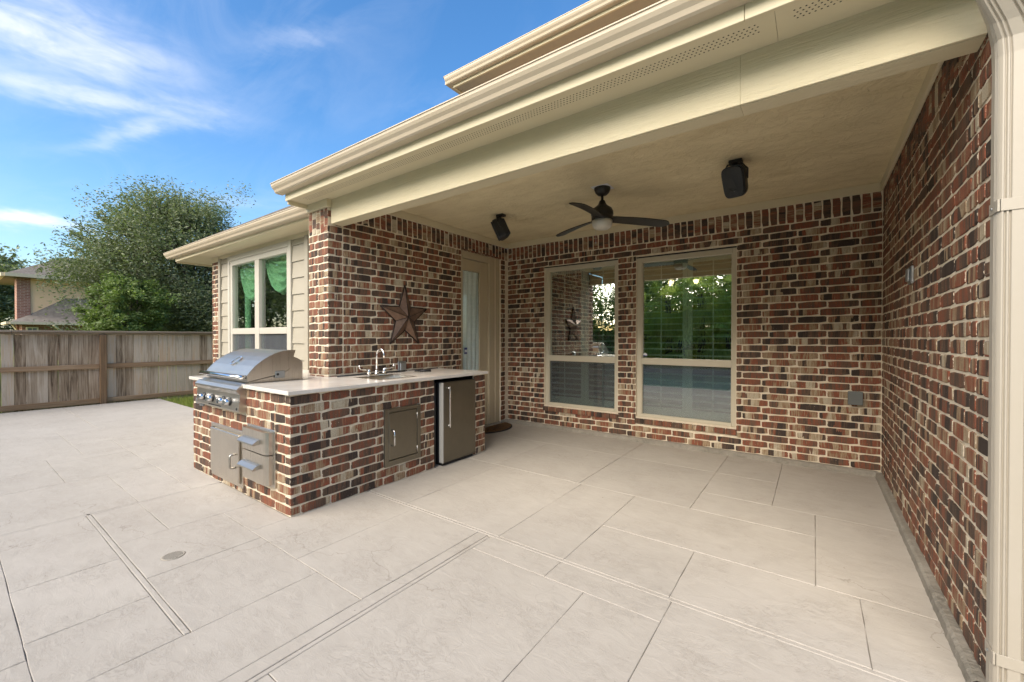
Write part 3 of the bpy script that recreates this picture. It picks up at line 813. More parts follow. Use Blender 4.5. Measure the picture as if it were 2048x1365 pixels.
# --- bay room: soffit, fascia, gutter
ZS = 2.612
mb = MB(); mb.box(-8.72, -4.246, 2.365, YBW + .01, ZS, ZS + .006); obj("soffit_board", mb, TRIM, house)
mb = MB(); mb.box(-8.72, -7.97, YBW + .0105, 7.5, ZS, ZS + .006); obj("soffit_board", mb, TRIM, house)
mb = MB(); mb.box(-8.745, -4.246, 2.345, 2.3645, ZS - .012, 2.745, .002); obj("fascia", mb, TRIM, house)
mb = MB(); mb.box(-8.745, -8.721, 2.365, 7.5, ZS - .03, 2.745, .002); obj("fascia", mb, TRIM, house)
g = kgutter(-8.93, -4.247, 2.3445, 2.632, .092, .118)
g.v = [(x, y, z + (.022 if x < -6 else -.008)) for x, y, z in g.v]          # falls towards the pier
obj("gutter", g, GUT, house, fix=True)
mb = MB(); mb.box(-7.969, -7.692, YBW - .006, YBW + .05, 2.53, ZS - .0005); obj("frieze_board", mb, TRIM, house)
mb = MB(); mb.box(-7.69, -4.246, YBW + .004, YBW + .06, 2.562, ZS - .0005, .002); obj("frieze_board", mb, TRIM, house)
# --- siding boards, corner boards
BW = (-7.323, -5.363, 0.60, 2.560)
ys = YBW + .012
mb = MB(); mb.box(-7.69, -4.246, ys + .02, ys + .1, 0, BW[2]); mb.box(-7.69, -7.24, ys + .02, ys + .1, BW[2], 2.6); mb.box(-5.45, -4.246, ys + .02, ys + .1, BW[2], 2.6); mb.box(-7.24, -5.45, ys + .02, ys + .1, 2.5, 2.6)
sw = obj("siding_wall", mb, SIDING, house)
def lap(x0, x1, z0, z1):
    m = MB(); m.prism([(ys - .006, z0), (ys + .019, z0), (ys + .019, z1), (ys + .010, z1), (ys - .005, z0 + .002)], 0, x0, x1); obj("siding_board", m, SIDING, sw)
z = 2.484 - 12 * .206
while z < 2.56:
    a, b = max(z, 0.012), min(z + .210, 2.5615)
    if b - a > .02:
        if b <= BW[2] + .02: lap(-7.618, -5.03, a, b)
        else: lap(-7.618, BW[0] - .002, a, b); lap(BW[1] + .002, -5.03, a, b)
    z += .206
for xa, xb in ((-7.691, -7.62), (-5.028, -4.945)):
    mb = MB(); mb.box(xa, xb, ys - .024, ys + .02, 0, 2.5615, .003); obj("corner_board", mb, SIDING, house)
mb = MB(); mb.box(-4.944, -4.246, ys - .001, ys + .019, 0, 2.5615); obj("siding_board", mb, SIDING, sw)
# --- bay window
def window(name, label=None):
    o = bpy.data.objects.new(name, None); link(o); o.parent = house; WORG[o.name] = WORG[house.name]
    if label: o['label'] = label
    return o
wb = window("window", "white framed window with green swag curtains behind it")
yf = ys - .022
mb = MB()
mb.box(BW[0], BW[0] + .072, yf, ys + .03, BW[2], BW[3], .003); mb.box(BW[1] - .072, BW[1], yf, ys + .03, BW[2], BW[3], .003)
mb.box(BW[0] + .0725, BW[1] - .0725, yf, ys + .03, BW[3] - .075, BW[3], .003); mb.box(BW[0] + .0725, BW[1] - .0725, yf, ys + .03, BW[2], BW[2] + .05, .003)
obj("casing", mb, WHITE, wb)
fx0, fx1, fz0, fz1 = BW[0] + .073, BW[1] - .073, BW[2] + .051, BW[3] - .076
mb = MB(); ya, yb_ = ys - .012, ys + .05
mb.box(fx0, fx0 + .07, ya, yb_, fz0, fz1, .004); mb.box(fx1 - .05, fx1, ya, yb_, fz0, fz1, .004)
mb.box(fx0 + .0705, fx1 - .0505, ya, yb_, fz1 - .07, fz1, .004); mb.box(fx0 + .0705, fx1 - .0505, ya, yb_, fz0, fz0 + .05, .004)
mb.box(-6.400, -6.270, ya - .004, yb_, fz0 + .0505, fz1 - .0705, .004)
for xa, xb in ((fx0 + .0705, -6.4005), (-6.2695, fx1 - .0505)): mb.box(xa, xb, ya, yb_, 1.369, 1.456, .004)
obj("frame", mb, WHITE, wb)
for xa, xb in ((fx0 + .071, -6.401), (-6.269, fx1 - .051)):
    mb = MB(); mb.box(xa, xb, ys + .028, ys + .032, 1.4565, fz1 - .071); obj("pane", mb, GLASSB, wb)
    mb = MB(); mb.box(xa, xb, ys + .028, ys + .032, fz0 + .051, 1.3685); obj("pane", mb, GLASSB, wb)
    mb = MB(); mb.add([(xa, ys + .012, fz0 + .051), (xb, ys + .012, fz0 + .051), (xb, ys + .012, 1.3685), (xa, ys + .012, 1.3685)], [(0, 1, 2, 3)]); obj("insect_screen", mb, SCREEN, wb)
def swag(x0, x1, ztop, drop, y):
    m = MB(); nu, nv = 36, 26; vs = []
    for j in range(nv + 1):
        v = j / nv
        for i in range(nu + 1):
            u = i / nu
            sag = drop * (4 * u * (1 - u)) ** .8
            zz = ztop - v * (.16 + sag)
            yy = y + .035 * math.sin(v * 34 + 2.0 * math.sin(u * 3.1 + j * .1)) * (.3 + 4 * u * (1 - u)) - .05 * v
            vs.append((x0 + (x1 - x0) * u + .01 * math.sin(v * 20), yy, zz))
    fs = [(j * (nu + 1) + i, j * (nu + 1) + i + 1, (j + 1) * (nu + 1) + i + 1, (j + 1) * (nu + 1) + i) for j in range(nv) for i in range(nu)]
    return m.add(vs, fs, True)
obj("swag_curtain", swag(-7.12, -6.30, 2.50, .50, ys + .13), SWAG, wb)
obj("swag_curtain", swag(-6.26, -5.40, 2.50, .44, ys + .13), SWAG, wb)
mb = MB()
for i in range(30):
    pass
vs = []; n = 24
for j in range(2):
    for i in range(n + 1):
        u = i / n; vs.append((-7.13 + .16 * u, ys + .16 + .03 * math.sin(u * 22), 2.35 - j * 1.65))
mb.add(vs, [(i, i + 1, n + 2 + i, n + 1 + i) for i in range(n)], True); obj("side_curtain", mb, SWAG, wb)
m2 = MB(); m2.box(-7.8, -4.05, 5.6, 5.65, 0, 2.58); m2.box(-7.83, -7.80, 2.80, 5.6, 0, 2.58); m2.box(-4.05, -4.03, 2.8, 5.6, 0, 2.58); m2.box(-7.8, -4.05, 2.75, 5.6, 2.585, 2.59); m2.box(-7.8, -4.05, 2.75, 5.6, -.02, 0)
obj("room", m2, ROOM, house)

# --- patio windows with shutters
def patio_window(W, label):
    wn_ = window("window", label)
    x0, x1, z0, z1 = W; yf = YB + .022
    zr0, zr1 = 0.982, 1.064
    xl, xr, zt, zb = x0 + .058, x1 - .040, z1 - .062, z0 + .040
    mb = MB()
    mb.box(x0, xl, yf, yf + .08, z0, z1, .004); mb.box(xr, x1, yf, yf + .08, z0, z1, .004)
    mb.box(xl + .0005, xr - .0005, yf, yf + .08, zt, z1, .004); mb.box(xl + .0005, xr - .0005, yf - .006, yf + .08, z0, zb, .004)
    mb.box(xl + .0005, xr - .0005, yf - .003, yf + .06, zr0, zr1, .004)
    mb.box(xl + .0005, xl + .012, yf + .008, yf + .05, zb + .001, zt - .001); mb.box(xr - .012, xr - .0005, yf + .008, yf + .05, zb + .001, zt - .001)
    obj("frame", mb, WINF, wn_)
    mb = MB(); mb.box(x0 - .004, x1 + .004, YB + .004, yf - .0005, z1 - .004, z1 + .010); obj("lintel", mb, GAP, wn_)
    mb = MB(); mb.box(xl + .0125, xr - .0125, yf + .040, yf + .044, zr1 + .0005, zt - .0005); obj("pane", mb, GLASS, wn_)
    mb = MB(); mb.box(xl + .0125, xr - .0125, yf + .030, yf + .034, zb + .0005, zr0 - .0005); obj("pane", mb, GLASS, wn_)
    mb = MB(); mb.add([(xl + .0125, yf + .020, zb + .0005), (xr - .0125, yf + .020, zb + .0005), (xr - .0125, yf + .020, zr0 - .0005), (xl + .0125, yf + .020, zr0 - .0005)], [(0, 1, 2, 3)]); obj("insect_screen", mb, SCREEN2, wn_)
    # two shutter leaves behind the glass
    xm = (x0 + x1) / 2 + .02; ysh = YB + .135
    for a, b in ((x0 - .02, xm - .002), (xm + .002, x1 + .04)):
        mb = MB()
        mb.box(a, a + .055, ysh, ysh + .03, z0 - .02, z1 + .02, .003); mb.box(b - .055, b, ysh, ysh + .03, z0 - .02, z1 + .02, .003)
        mb.box(a + .0555, b - .0555, ysh, ysh + .03, z1 - .10, z1 + .02, .003); mb.box(a + .0555, b - .0555, ysh, ysh + .03, z0 - .02, z0 + .12, .003)
        obj("shutter_frame", mb, SHUT, wn_)
        n = int((z1 - .10 - z0 - .12) / .0765); pz = (z1 - .10 - z0 - .12) / n
        mb = MB(); mb.box((a + b) / 2 - .006, (a + b) / 2 + .006, ysh - .034, ysh - .024, z0 + .13, z1 - .11); obj("tilt_rod", mb, SHUT, wn_)
        sl_ = None
        for i in range(n):
            zc_2 = z0 + .12 + pz * (i + .5)
            if sl_ is None:
                mb = MB(); t = rad(14)
                P = []
                for (q, r_) in ((-.036, 0), (-.02, .0045), (.02, .0045), (.036, 0), (.02, -.0045), (-.02, -.0045)):
                    P.append((ysh + .015 + q * math.cos(t) - r_ * math.sin(t), zc_2 + q * math.sin(t) + r_ * math.cos(t)))
                mb.prism(P, 0, a + .057, b - .057)
                sl_ = obj("slat", mb, SHUT, wn_); z_0 = zc_2
            else:
                o = sl_.copy(); link(o); o.location = (0, 0, zc_2 - z_0)
    return wn_
SCREEN2, _n2, _b2 = None, None, None
def m_screen2():
    m = bpy.data.materials.new("fine_screen"); m.use_nodes = True; t = m.node_tree
    b = t.nodes['Principled BSDF']; b.inputs['Base Color'].default_value = (0.075, 0.09, 0.10, 1); b.inputs['Roughness'].default_value = 0.6
    out = [n for n in t.nodes if n.type == 'OUTPUT_MATERIAL'][0]
    tr = N(t, 'ShaderNodeBsdfTransparent'); mx = N(t, 'ShaderNodeMixShader'); mx.inputs[0].default_value = 0.42
    L(t, tr.outputs[0], mx.inputs[1]); L(t, b.outputs[0], mx.inputs[2]); L(t, mx.outputs[0], out.inputs[0]); return m
SCREEN2 = m_screen2()
pw1 = patio_window(W1, "shuttered patio window nearer the door")
pw2 = patio_window(W2, "shuttered patio window reflecting palms, with lit chandelier behind")
# small alarm sticker in the corner of the pane
BLUE, _, _ = mat("sticker_blue", (0.05, 0.06, 0.22), 0.5); STW, _, _ = mat("sticker_white", (0.7, 0.7, 0.72), 0.5)
mb = MB(); mb.add([(-1.765 + a, YB + .060, 1.085 + b) for a, b in ((0, 0), (.05, 0), (.05, .03), (.025, .042), (0, .03))], [(0, 1, 2, 3, 4)]); obj("sticker", mb, STW, pw2)
mb = MB(); mb.add([(-1.765 + a, YB + .059, 1.085 + b) for a, b in ((0, 0), (.05, 0), (.05, .010), (0, .010))], [(0, 1, 2, 3)]); obj("sticker", mb, BLUE, pw2)
# dark room behind them with a lit chandelier
m2 = MB(); m2.box(-3.9, 1.6, 9.0, 9.05, 0, 2.7); m2.box(-3.99, -3.97, 5.36, 9.0, 0, 2.7); m2.box(1.6, 1.65, 5.36, 9, 0, 2.7); m2.box(-3.97, 1.6, 5.345, 9, 2.72, 2.75); m2.box(-3.97, 1.6, 5.345, 9, -.02, 0)
obj("room", m2, ROOM, house)
cc = Vector((-1.86, 7.6, 2.27))
ch = thing("chandelier", "small lit chandelier seen through the larger shuttered patio window", "chandelier", cc)
mb = MB(); mb.tube([cc + Vector((0, 0, .45)), cc + Vector((0, 0, -.1))], .012, 6)
for k in range(5):
    a = k * 2 * math.pi / 5 + .3; d = Vector((math.cos(a), math.sin(a), 0))
    mb.tube([cc, cc + d * .12 + Vector((0, 0, -.06)), cc + d * .22 + Vector((0, 0, -.02))], .008, 5)
obj("arms", mb, BLACK, ch)
for k in range(5):
    a = k * 2 * math.pi / 5 + .3; q = cc + Vector((math.cos(a) * .22, math.sin(a) * .22, -.02))
    mb = MB(); mb.lathe([(.018, 0), (.035, .02), (.05, .07)], q, 12); obj("lamp_shade", mb, BULB, ch)

# --- patio door
dr = window("door", "taupe glass door with white curtain behind")
mb = MB(); xo = XL - .035
mb.box(xo - .08, xo, DO[0], DO[0] + .06, 0.02, DO[3], .004); mb.box(xo - .08, xo + .012, 4.94, DO[1] - .002, 0.02, DO[3], .006)
mb.box(xo - .08, xo + .004, 4.80, 4.9395, 0.02, DO[3] - .001, .006)
mb.box(xo - .08, xo + .006, DO[0] + .0605, 4.7995, DO[3] - .115, DO[3], .006)
obj("frame", mb, DOORP, dr)
mb = MB(); xd = xo - .03
mb.box(xd - .04, xd, DO[0] + .062, DO[0] + .10, .03, 2.42, .003); mb.box(xd - .04, xd, 4.63, 4.795, .03, 2.42, .003)
mb.box(xd - .04, xd, DO[0] + .1005, 4.6295, 2.262, 2.42, .003); mb.box(xd - .04, xd, DO[0] + .1005, 4.6295, .03, .30, .003)
mb.box(xd - .01, xd + .012, 4.608, 4.6295, .30, 2.262, .004)
obj("door_leaf", mb, DOORP, dr)
mb = MB(); mb.box(xd - .012, xd - .008, DO[0] + .1005, 4.6075, .3005, 2.2615); obj("pane", mb, GLASSD, dr)
mb = MB(); n = 40; vs = []
rows_ = 16
for j in range(rows_ + 1):
    v = j / rows_
    for i in range(n + 1):
        u = i / n
        y = DO[0] + .09 + (.47 - .05 * v * v) * u
        zz = 2.26 - v * (1.48 - .12 * (2 * u - 1) ** 2)
        vs.append((xd - .032 + .010 * math.sin(u * 30 + math.sin(v * 3)) * (.5 + .5 * v), y, zz))
mb.add(vs, [(j * (n + 1) + i, j * (n + 1) + i + 1, (j + 1) * (n + 1) + i + 1, (j + 1) * (n + 1) + i) for j in range(rows_) for i in range(n)], True)
obj("curtain", mb, CURT, dr)
mb = MB(); mb.box(xd - .2, xd - .16, DO[0], 4.8, 0, 2.5); obj("backing", mb, GAP, dr)
mb = MB(); mb.add([(xd + .001 - .006, 4.30 + a, 1.09 + b) for a, b in ((0, 0), (.06, 0), (.06, .09), (0, .09))], [(0, 1, 2, 3)]); obj("sticker", mb, BLUE, dr)
mb = MB(); mb.add([(xd - .004, 4.305 + a, 1.115 + b) for a, b in ((0, 0), (.05, 0), (.05, .035), (0, .035))], [(0, 1, 2, 3)]); obj("sticker", mb, STW, dr)
mb = MB(); mb.box(XL - .10, XL + .03, DO[0], DO[1] - .003, .0, .035, .006); obj("threshold", mb, FOOT, dr)

# --- upper storey eave, walls and roofs that close the house
mb = MB(); mb.box(-4.2, 9, 5.35, 11, 2.9, 5.27); mb.box(-3.9, 9, 5.36, 5.4, 0, .01); obj("upper_wall", mb, STUCCO, house)
SOFD = m_paint("upper_soffit_shaded", (0.36, 0.325, 0.255), 0.7)  # eave colour darkened to hold the shade under the upper eave
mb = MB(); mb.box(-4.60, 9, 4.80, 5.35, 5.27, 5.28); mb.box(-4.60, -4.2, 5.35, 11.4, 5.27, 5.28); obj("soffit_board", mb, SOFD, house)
mb = MB(); mb.box(-4.62, 9, 4.775, 4.799, 5.255, 5.39); mb.box(-4.62, -4.601, 4.7995, 11.4, 5.255, 5.39); obj("fascia", mb, TRIM, house)
g = kgutter(-4.70, 9, 4.7745, 5.295, .105, .125); g.box(-4.72, -4.6205, 4.7, 11.4, 5.30, 5.40); obj("gutter", g, GUT, house)
obj("roof", roof([(-4.72, 4.66, 5.41), (9, 4.66, 5.41), (9, 8.1, 7.4), (-1.3, 8.1, 7.4)]), SHINGLE, house)
obj("roof", roof([(-4.72, 4.66, 5.41), (-1.3, 8.1, 7.4), (-4.72, 11.5, 5.41)]), SHINGLE, house)
obj("roof", roof([(-4.72, 11.5, 5.41), (-1.3, 8.1, 7.4), (9, 8.1, 7.4), (9, 11.5, 5.41)]), SHINGLE, house)
mb = MB(); mb.box(XR + .13, 9, 2.4, 5.3, 0, 2.6); mb.box(-7.8, -4.02, 5.7, 11, 0, 2.5); mb.box(1.7, 9, 5.36, 11, 0, 2.9); mb.box(-3.98, 1.68, 9.1, 11, 0, 2.9)
obj("rear_wall", mb, FARBRICK, house)
# --- downspout on the end of the right wall, with its elbow
ds = window("downspout")
def spout_profile(x0, x1, yf, yb):
    # corrugated front, rounded corners; (x,y) outline
    P = [(x0, yb), (x0, yf + .050)]
    for i in range(3):
        y = yf + .046 - i * .013
        P += [(x0, y), (x0 + .006, y - .003), (x0 + .006, y - .006), (x0, y - .009)]
    P += [(x0 + .003, yf + .006), (x0 + .008, yf)]
    for xx, wd in ((.012, .008), (.024, .008), (.062, .008), (.076, .008)):
        P += [(x0 + xx, yf), (x0 + xx + .003, yf + .006), (x0 + xx + wd - .003, yf + .006), (x0 + xx + wd, yf)]
    P += [(x1 - .008, yf), (x1, yf + .008), (x1, yb)]
    return P
SX0, SX1, SYF, SYB = XR - .004, XR + .104, YP - .085, YP - .004
mb = MB(); P = spout_profile(SX0, SX1, SYF, SYB); n = len(P)
path = [(0, 0, .06), (0, 0, 2.30), (-.004, -.006, 2.36), (-.022, -.030, 2.42), (-.060, -.075, 2.49), (-.105, -.125, 2.57), (-.135, -.158, 2.65), (-.142, -.168, 2.745)]
tilt = [0, 0, .15, .45, .65, .60, .3, 0]
vs = []
cy = (SYF + SYB) / 2
for (ox, oy, z), tl in zip(path, tilt):
    for (x, y) in P:
        q = y - cy
        vs.append((x + ox, cy + oy + q * math.cos(tl), z + q * math.sin(tl)))
mb.add(vs, [(k * n + i, k * n + (i + 1) % n, (k + 1) * n + (i + 1) % n, (k + 1) * n + i) for k in range(len(path) - 1) for i in range(n)])
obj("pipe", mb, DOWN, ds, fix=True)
for z in (.175, 1.76):
    mb = MB()
    e = .003
    mb.box(SX0 - e, SX0 - .0005, SYF + .012, SYB + .002, z, z + .042, .001); mb.box(SX0 + .002, SX1 + e, SYF - e, SYF - .0005, z, z + .042, .001)
    mb.box(SX0 - e, SX0 + .006, SYF - e, SYF + .0115, z, z + .042, .001)
    obj("strap", mb, DOWN, ds)
    mb = MB(); mb.lathe([(.006, 0), (.005, -.003), (.0, -.004)], (SX0 - e, SYF + .05, z + .02), 8, 'x'); obj("screw", mb, GALV, ds)
# ------------------------------------------------------------------ outdoor kitchen
kit = thing("outdoor_kitchen", "L-shaped brick outdoor kitchen with pale stone counter on the patio", "outdoor kitchen", (-3.6, 2.3, 0))
xf, yf = XI - MT, YI + MT
FR = (2.925, 3.523)                      # fridge bay
mb = MB()
mb.box(XIL + MT, -4.245, yf, 2.60, 0, .899); mb.box(-4.2445, xf, yf, 2.235, 0, .899)
mb.box(XL + .003, xf, 2.2355, FR[0], 0, .899)
mb.box(XL + .003, -3.74, FR[0] + .0005, FR[1], 0, .899)
mb.box(XL + .003, xf, FR[1] + .0005, YIE - MT, 0, .899)
core = obj("base", mb, MORTAR, kit)
DL = (2.318, 2.736, .160, .680)          # dark door on the long side
DF = (-4.560, -3.872, .048, .532)        # pale door on the front
DR = (-3.786, -3.304, .172, .612)        # drawers
GP = (-4.82, -3.83, .70, .95)            # grill panel
own_l = lambda k, a, b: (a, b) if k % 2 else (a + .07 + JT, b)
own_f = lambda k, a, b: (a, b - .07 - JT) if k % 2 else (a, b)
lay('kit', kit, '+x', XI, YI, YIE, 0.0, 12, lambda k: YI + (.24 if k % 2 else .315), [(DL[0] - .003, DL[1] + .003, DL[2] - .02, DL[3] + .02), (FR[0], FR[1], -1, 2)], None, own_l)
lay('kit', kit, '-y', YI, XIL, XI, 0.0, 12, lambda k: XI - (.315 if k % 2 else .24), [(DF[0] - .003, DF[1] + .003, DF[2] + .02, DF[3] + .01), (DR[0] - .003, DR[1] + .003, DR[2] - .02, DR[3] + .02), (GP[0] - .0, GP[1] + .0, GP[2] + .0, 2)], None, own_f)
def brick_face_left(): pass
build_bricks('kit', kit, 300)
# counter
cz0, cz1 = .9, .93
gx0, gx1 = -4.74, -3.86                  # cut-out for the grill
mb = MB()
mb.box(XIL - .03, gx0 - .002, YI - .026, 2.605, cz0, cz1, .002)
mb.box(gx0 - .0015, -4.248, 2.02, 2.605, cz0, cz1, .0); mb.box(-4.2475, gx1 + .0015, 2.02, 2.245, cz0, cz1, .0)
mb.box(gx1 + .002, XI + .028, YI - .026, 2.245, cz0, cz1, .002)
sx0, sx1, sy0, sy1 = -3.60, -3.22, 2.37, 2.79
mb.box(XL + .006, XI + .028, 2.2455, sy0, cz0, cz1); mb.box(XL + .006, XI + .028, sy1, YIE + .026, cz0, cz1, .0)
mb.box(XL + .006, sx0, sy0 + .0005, sy1 - .0005, cz0, cz1); mb.box(sx1, XI + .028, sy0 + .0005, sy1 - .0005, cz0, cz1)
obj("countertop", mb, QUARTZ, kit)
# access doors
def empty_part(name, parent, label=None):
    o = bpy.data.objects.new(name, None); link(o); o.parent = parent; WORG[o.name] = WORG[parent.name]
    if label: o['label'] = label
    return o
d1 = empty_part("cabinet_door", kit, "dark olive steel access door on the long side")
X = XI + .004
mb = MB()
y0, y1, z0, z1 = DL
mb.box(X - .03, X + .008, y0, y0 + .042, z0, z1, .002); mb.box(X - .03, X + .008, y1 - .040, y1, z0, z1, .002)
mb.box(X - .03, X + .008, y0 + .0425, y1 - .0405, z1 - .036, z1, .002); mb.box(X - .03, X + .008, y0 + .0425, y1 - .0405, z0, z0 + .048, .002)
obj("frame", mb, DSTEEL, d1)
mb = MB(); mb.box(X - .02, X + .006, y0 + .046, y1 - .044, z0 + .052, z1 - .040, .004); obj("door_panel", mb, DSTEEL, d1)
mb = MB(); hy = y0 + .072
mb.tube([(X + .006, hy, .345), (X + .040, hy + .0, .345), (X + .052, hy, .358), (X + .052, hy, .472), (X + .040, hy, .485), (X + .006, hy, .485)], .0075, 8); obj("handle", mb, CHROME, d1)
mb = MB()
for zz in (.255, .575): mb.tube([(X + .010, y1 - .045, zz - .03), (X + .010, y1 - .045, zz + .03)], .006, 8)
obj("hinge", mb, STEEL, d1)
d2 = empty_part("cabinet_door", kit, "pale steel access door below the grill")
Y = YI - .004
x0, x1, z0, z1 = DF
mb = MB()
mb.box(x0, x0 + .035, Y - .008, Y + .03, z0, z1, .002); mb.box(x1 - .035, x1, Y - .008, Y + .03, z0, z1, .002)
mb.box(x0 + .0355, x1 - .0355, Y - .008, Y + .03, z1 - .035, z1, .002); mb.box(x0 + .0355, x1 - .0355, Y - .008, Y + .03, z0, z0 + .035, .002)
obj("frame", mb, STEELV, d2)
mb = MB(); mb.box(x0 + .030, x1 - .040, Y - .026, Y - .0085, z0 + .040, z1 - .040, .004); obj("door_panel", mb, STEELV, d2)
mb = MB(); hx = x1 - .10
mb.tube([(hx, Y - .026, .215), (hx, Y - .060, .215), (hx, Y - .070, .225), (hx, Y - .070, .318), (hx, Y - .060, .328), (hx, Y - .026, .328)], .0085, 8); obj("handle", mb, STEEL, d2)
mb = MB()
for zz in (.135, .43): mb.box(x0 + .012, x0 + .034, Y - .020, Y - .0085, zz, zz + .06, .002)
obj("hinge", mb, GAP, d2)
dw = empty_part("drawer_unit", kit)
x0, x1, z0, z1 = DR
mb = MB(); mb.box(x0, x1, Y - .008, Y + .03, z0, z1, .003); obj("frame", mb, STEELV, dw)
for (za, zb, hz) in ((z0 + .02, .418, .318), (.426, z1 - .015, .510)):
    mb = MB()
    P = [(x0 + .03, Y - .0085), (x0 + .03, Y - .055), (x1 - .085, Y - .055), (x1 - .055, Y - .050), (x1 - .035, Y - .035), (x1 - .032, Y - .0085)]
    mb.prism(P, 2, za, zb); obj("drawer_front", mb, STEELV, dw, fix=True)
    mb = MB()
    P = [(Y - .0555, hz + .022), (Y - .075, hz + .018), (Y - .108, hz - .004), (Y - .110, hz - .014), (Y - .102, hz - .018), (Y - .0555, hz - .012)]
    mb.prism(P, 0, x0 + .06, x1 - .14); obj("handle", mb, STEEL, dw, fix=True)
# weatherproof outlet on the front
ob = thing("outlet_cover", "grey weatherproof outlet cover on brick, left of the grill knobs", "outlet cover", (-4.80, YI, .72))
mb = MB(); mb.box(-4.865, -4.775, YI - .012, YI + .01, .655, .775, .004); obj("plate", mb, GALV, ob)
mb = MB(); mb.lathe([(.034, 0), (.034, -.022), (.026, -.034), (0, -.037)], (-4.82, YI - .0125, .712), 16, 'y'); obj("cap", mb, GALV, ob)

# ------------------------------------------------------------------ grill
gr = thing("gas_grill", "stainless built-in gas grill with closed curved hood on the counter", "grill", (-4.30, 1.75, .93))
GX0, GX1 = -4.735, -3.855
hood = [(1.515, .945), (1.510, 1.000), (1.530, 1.028), (1.570, 1.074), (1.625, 1.118), (1.68, 1.152), (1.74, 1.181), (1.80, 1.199), (1.86, 1.206), (1.915, 1.204), (1.866, 1.042), (1.80, 1.000), (1.60, .962)]
mb = MB(); mb.prism(hood, 0, GX0, GX1); obj("hood", mb, STEEL, gr, fix=True)
for xa, xb in ((GX1 + .0005, GX1 + .010), (GX0 - .010, GX0 - .0005)):
    mb = MB(); mb.prism([(y, z + .002) for y, z in hood], 0, xa, xb); obj("hood_side", mb, STEELV, gr, fix=True)
mb = MB(); P = [(1.53, .9305), (1.985, .9305), (1.985, 1.095), (1.968, 1.112), (1.94, 1.130), (1.90, 1.147), (1.87, 1.035), (1.80, .992), (1.60, .955), (1.53, .942)]
mb.prism(P, 0, GX0 + .006, GX1 - .004); obj("firebox", mb, STEELV, gr, fix=True)
mb = MB(); mb.box(GX0 - .03, GX1 + .03, 1.56, 2.02, .9302, .9335, .001); obj("flange", mb, STEEL, gr)
mb = MB(); mb.tube([(GX0 + .02, 1.512, .985), (GX0 + .01, 1.47, .988), (GX0 + .03, 1.452, .990), (GX1 - .03, 1.452, .990), (GX1 - .01, 1.47, .988), (GX1 - .02, 1.512, .985)], .017, 10); obj("handle", mb, CHROME, gr)
mb = MB()
for xx in (GX0 + .02, GX1 - .02): mb.box(xx - .014, xx + .014, 1.475, 1.5135, .968, 1.002, .003)
obj("handle_bracket", mb, STEEL, gr)
# round thermometer in the hood front
tn = Vector((0, -(1.118 - 1.074), (1.625 - 1.570))); tn = Vector((0, -.62, .78)).normalized()
tc = Vector((-4.30, 1.604, 1.1055)); tu = Vector((1, 0, 0)); tv = tn.cross(tu)
def dial(r0, r1, h0, h1, m, name):
    q = MB(); s = 28; vs = []
    for (r, h) in ((r0, h0), (r0, h1), (r1, h1), (r1, h0)):
        for k in range(s):
            a = 2 * math.pi * k / s; vs.append(tc + (tu * math.cos(a) + tv * math.sin(a)) * r + tn * h)
    fs = [(i * s + k, i * s + (k + 1) % s, ((i + 1) % 4) * s + (k + 1) % s, ((i + 1) % 4) * s + k) for i in range(4) for k in range(s)]
    q.add(vs, fs); return obj(name, q, m, gr, fix=True)
dial(.047, .056, -.004, .010, CHROME, "gauge_rim")
q = MB(); q.add([tc + (tu * math.cos(k * math.pi / 14) + tv * math.sin(k * math.pi / 14)) * .0465 + tn * .004 for k in range(28)], [tuple(range(28))]); obj("gauge_face", q, STEEL, gr)
# side bracket with dark hole
mb = MB(); mb.box(GX1 + .0105, GX1 + .020, 1.735, 1.815, .962, 1.025, .003); obj("hinge_plate", mb, GALV, gr)
mb = MB(); mb.lathe([(.011, 0), (.011, .004), (0, .0045)], (GX1 + .020, 1.752, .995), 10, 'x'); obj("hinge_hole", mb, GAP, gr)
# control panel
mb = MB(); P = [(1.4975, .935), (1.53, .935), (1.53, .70), (1.445, .70), (1.440, .71), (1.452, .845), (1.425, .875), (1.425, .890), (1.450, .915)]
mb.prism(P, 0, GP[0] + .045, GP[1]); obj("control_panel", mb, STEEL, gr, fix=True)
mb = MB(); mb.prism([(1.50, .93), (1.53, .93), (1.53, .70), (1.447, .70), (1.454, .845), (1.44, .88)], 0, GP[0] + .012, GP[0] + .044); obj("panel_cheek", mb, STEELV, gr, fix=True)
for kx in (-4.60, -4.40, -4.15, -4.02):
    kz = .775; yk = 1.447
    kn = empty_part("knob", gr)
    mb = MB(); mb.lathe([(.036, 0), (.036, -.006), (.030, -.012), (.028, -.012)], (kx, yk, kz), 20, 'y'); obj("bezel", mb, BLACK, kn)
    mb = MB(); mb.lathe([(.0275, -.0122), (.0275, -.018), (.023, -.040), (.020, -.043), (0, -.044)], (kx, yk, kz), 20, 'y')
    mb.box(kx - .005, kx + .005, yk - .056, yk - .040, kz - .024, kz + .024, .003); obj("grip", mb, CHROME, kn)
mb = MB(); mb.lathe([(.014, 0), (.014, -.004), (.010, -.008), (0, -.009)], (-3.875, 1.446, .725), 16, 'y'); obj("ignition_button", mb, BLACK, gr)
mb = MB(); mb.box(-4.48, -4.20, 1.4392, 1.446, .712, .722); obj("drip_tray_slot", mb, GAP, gr)

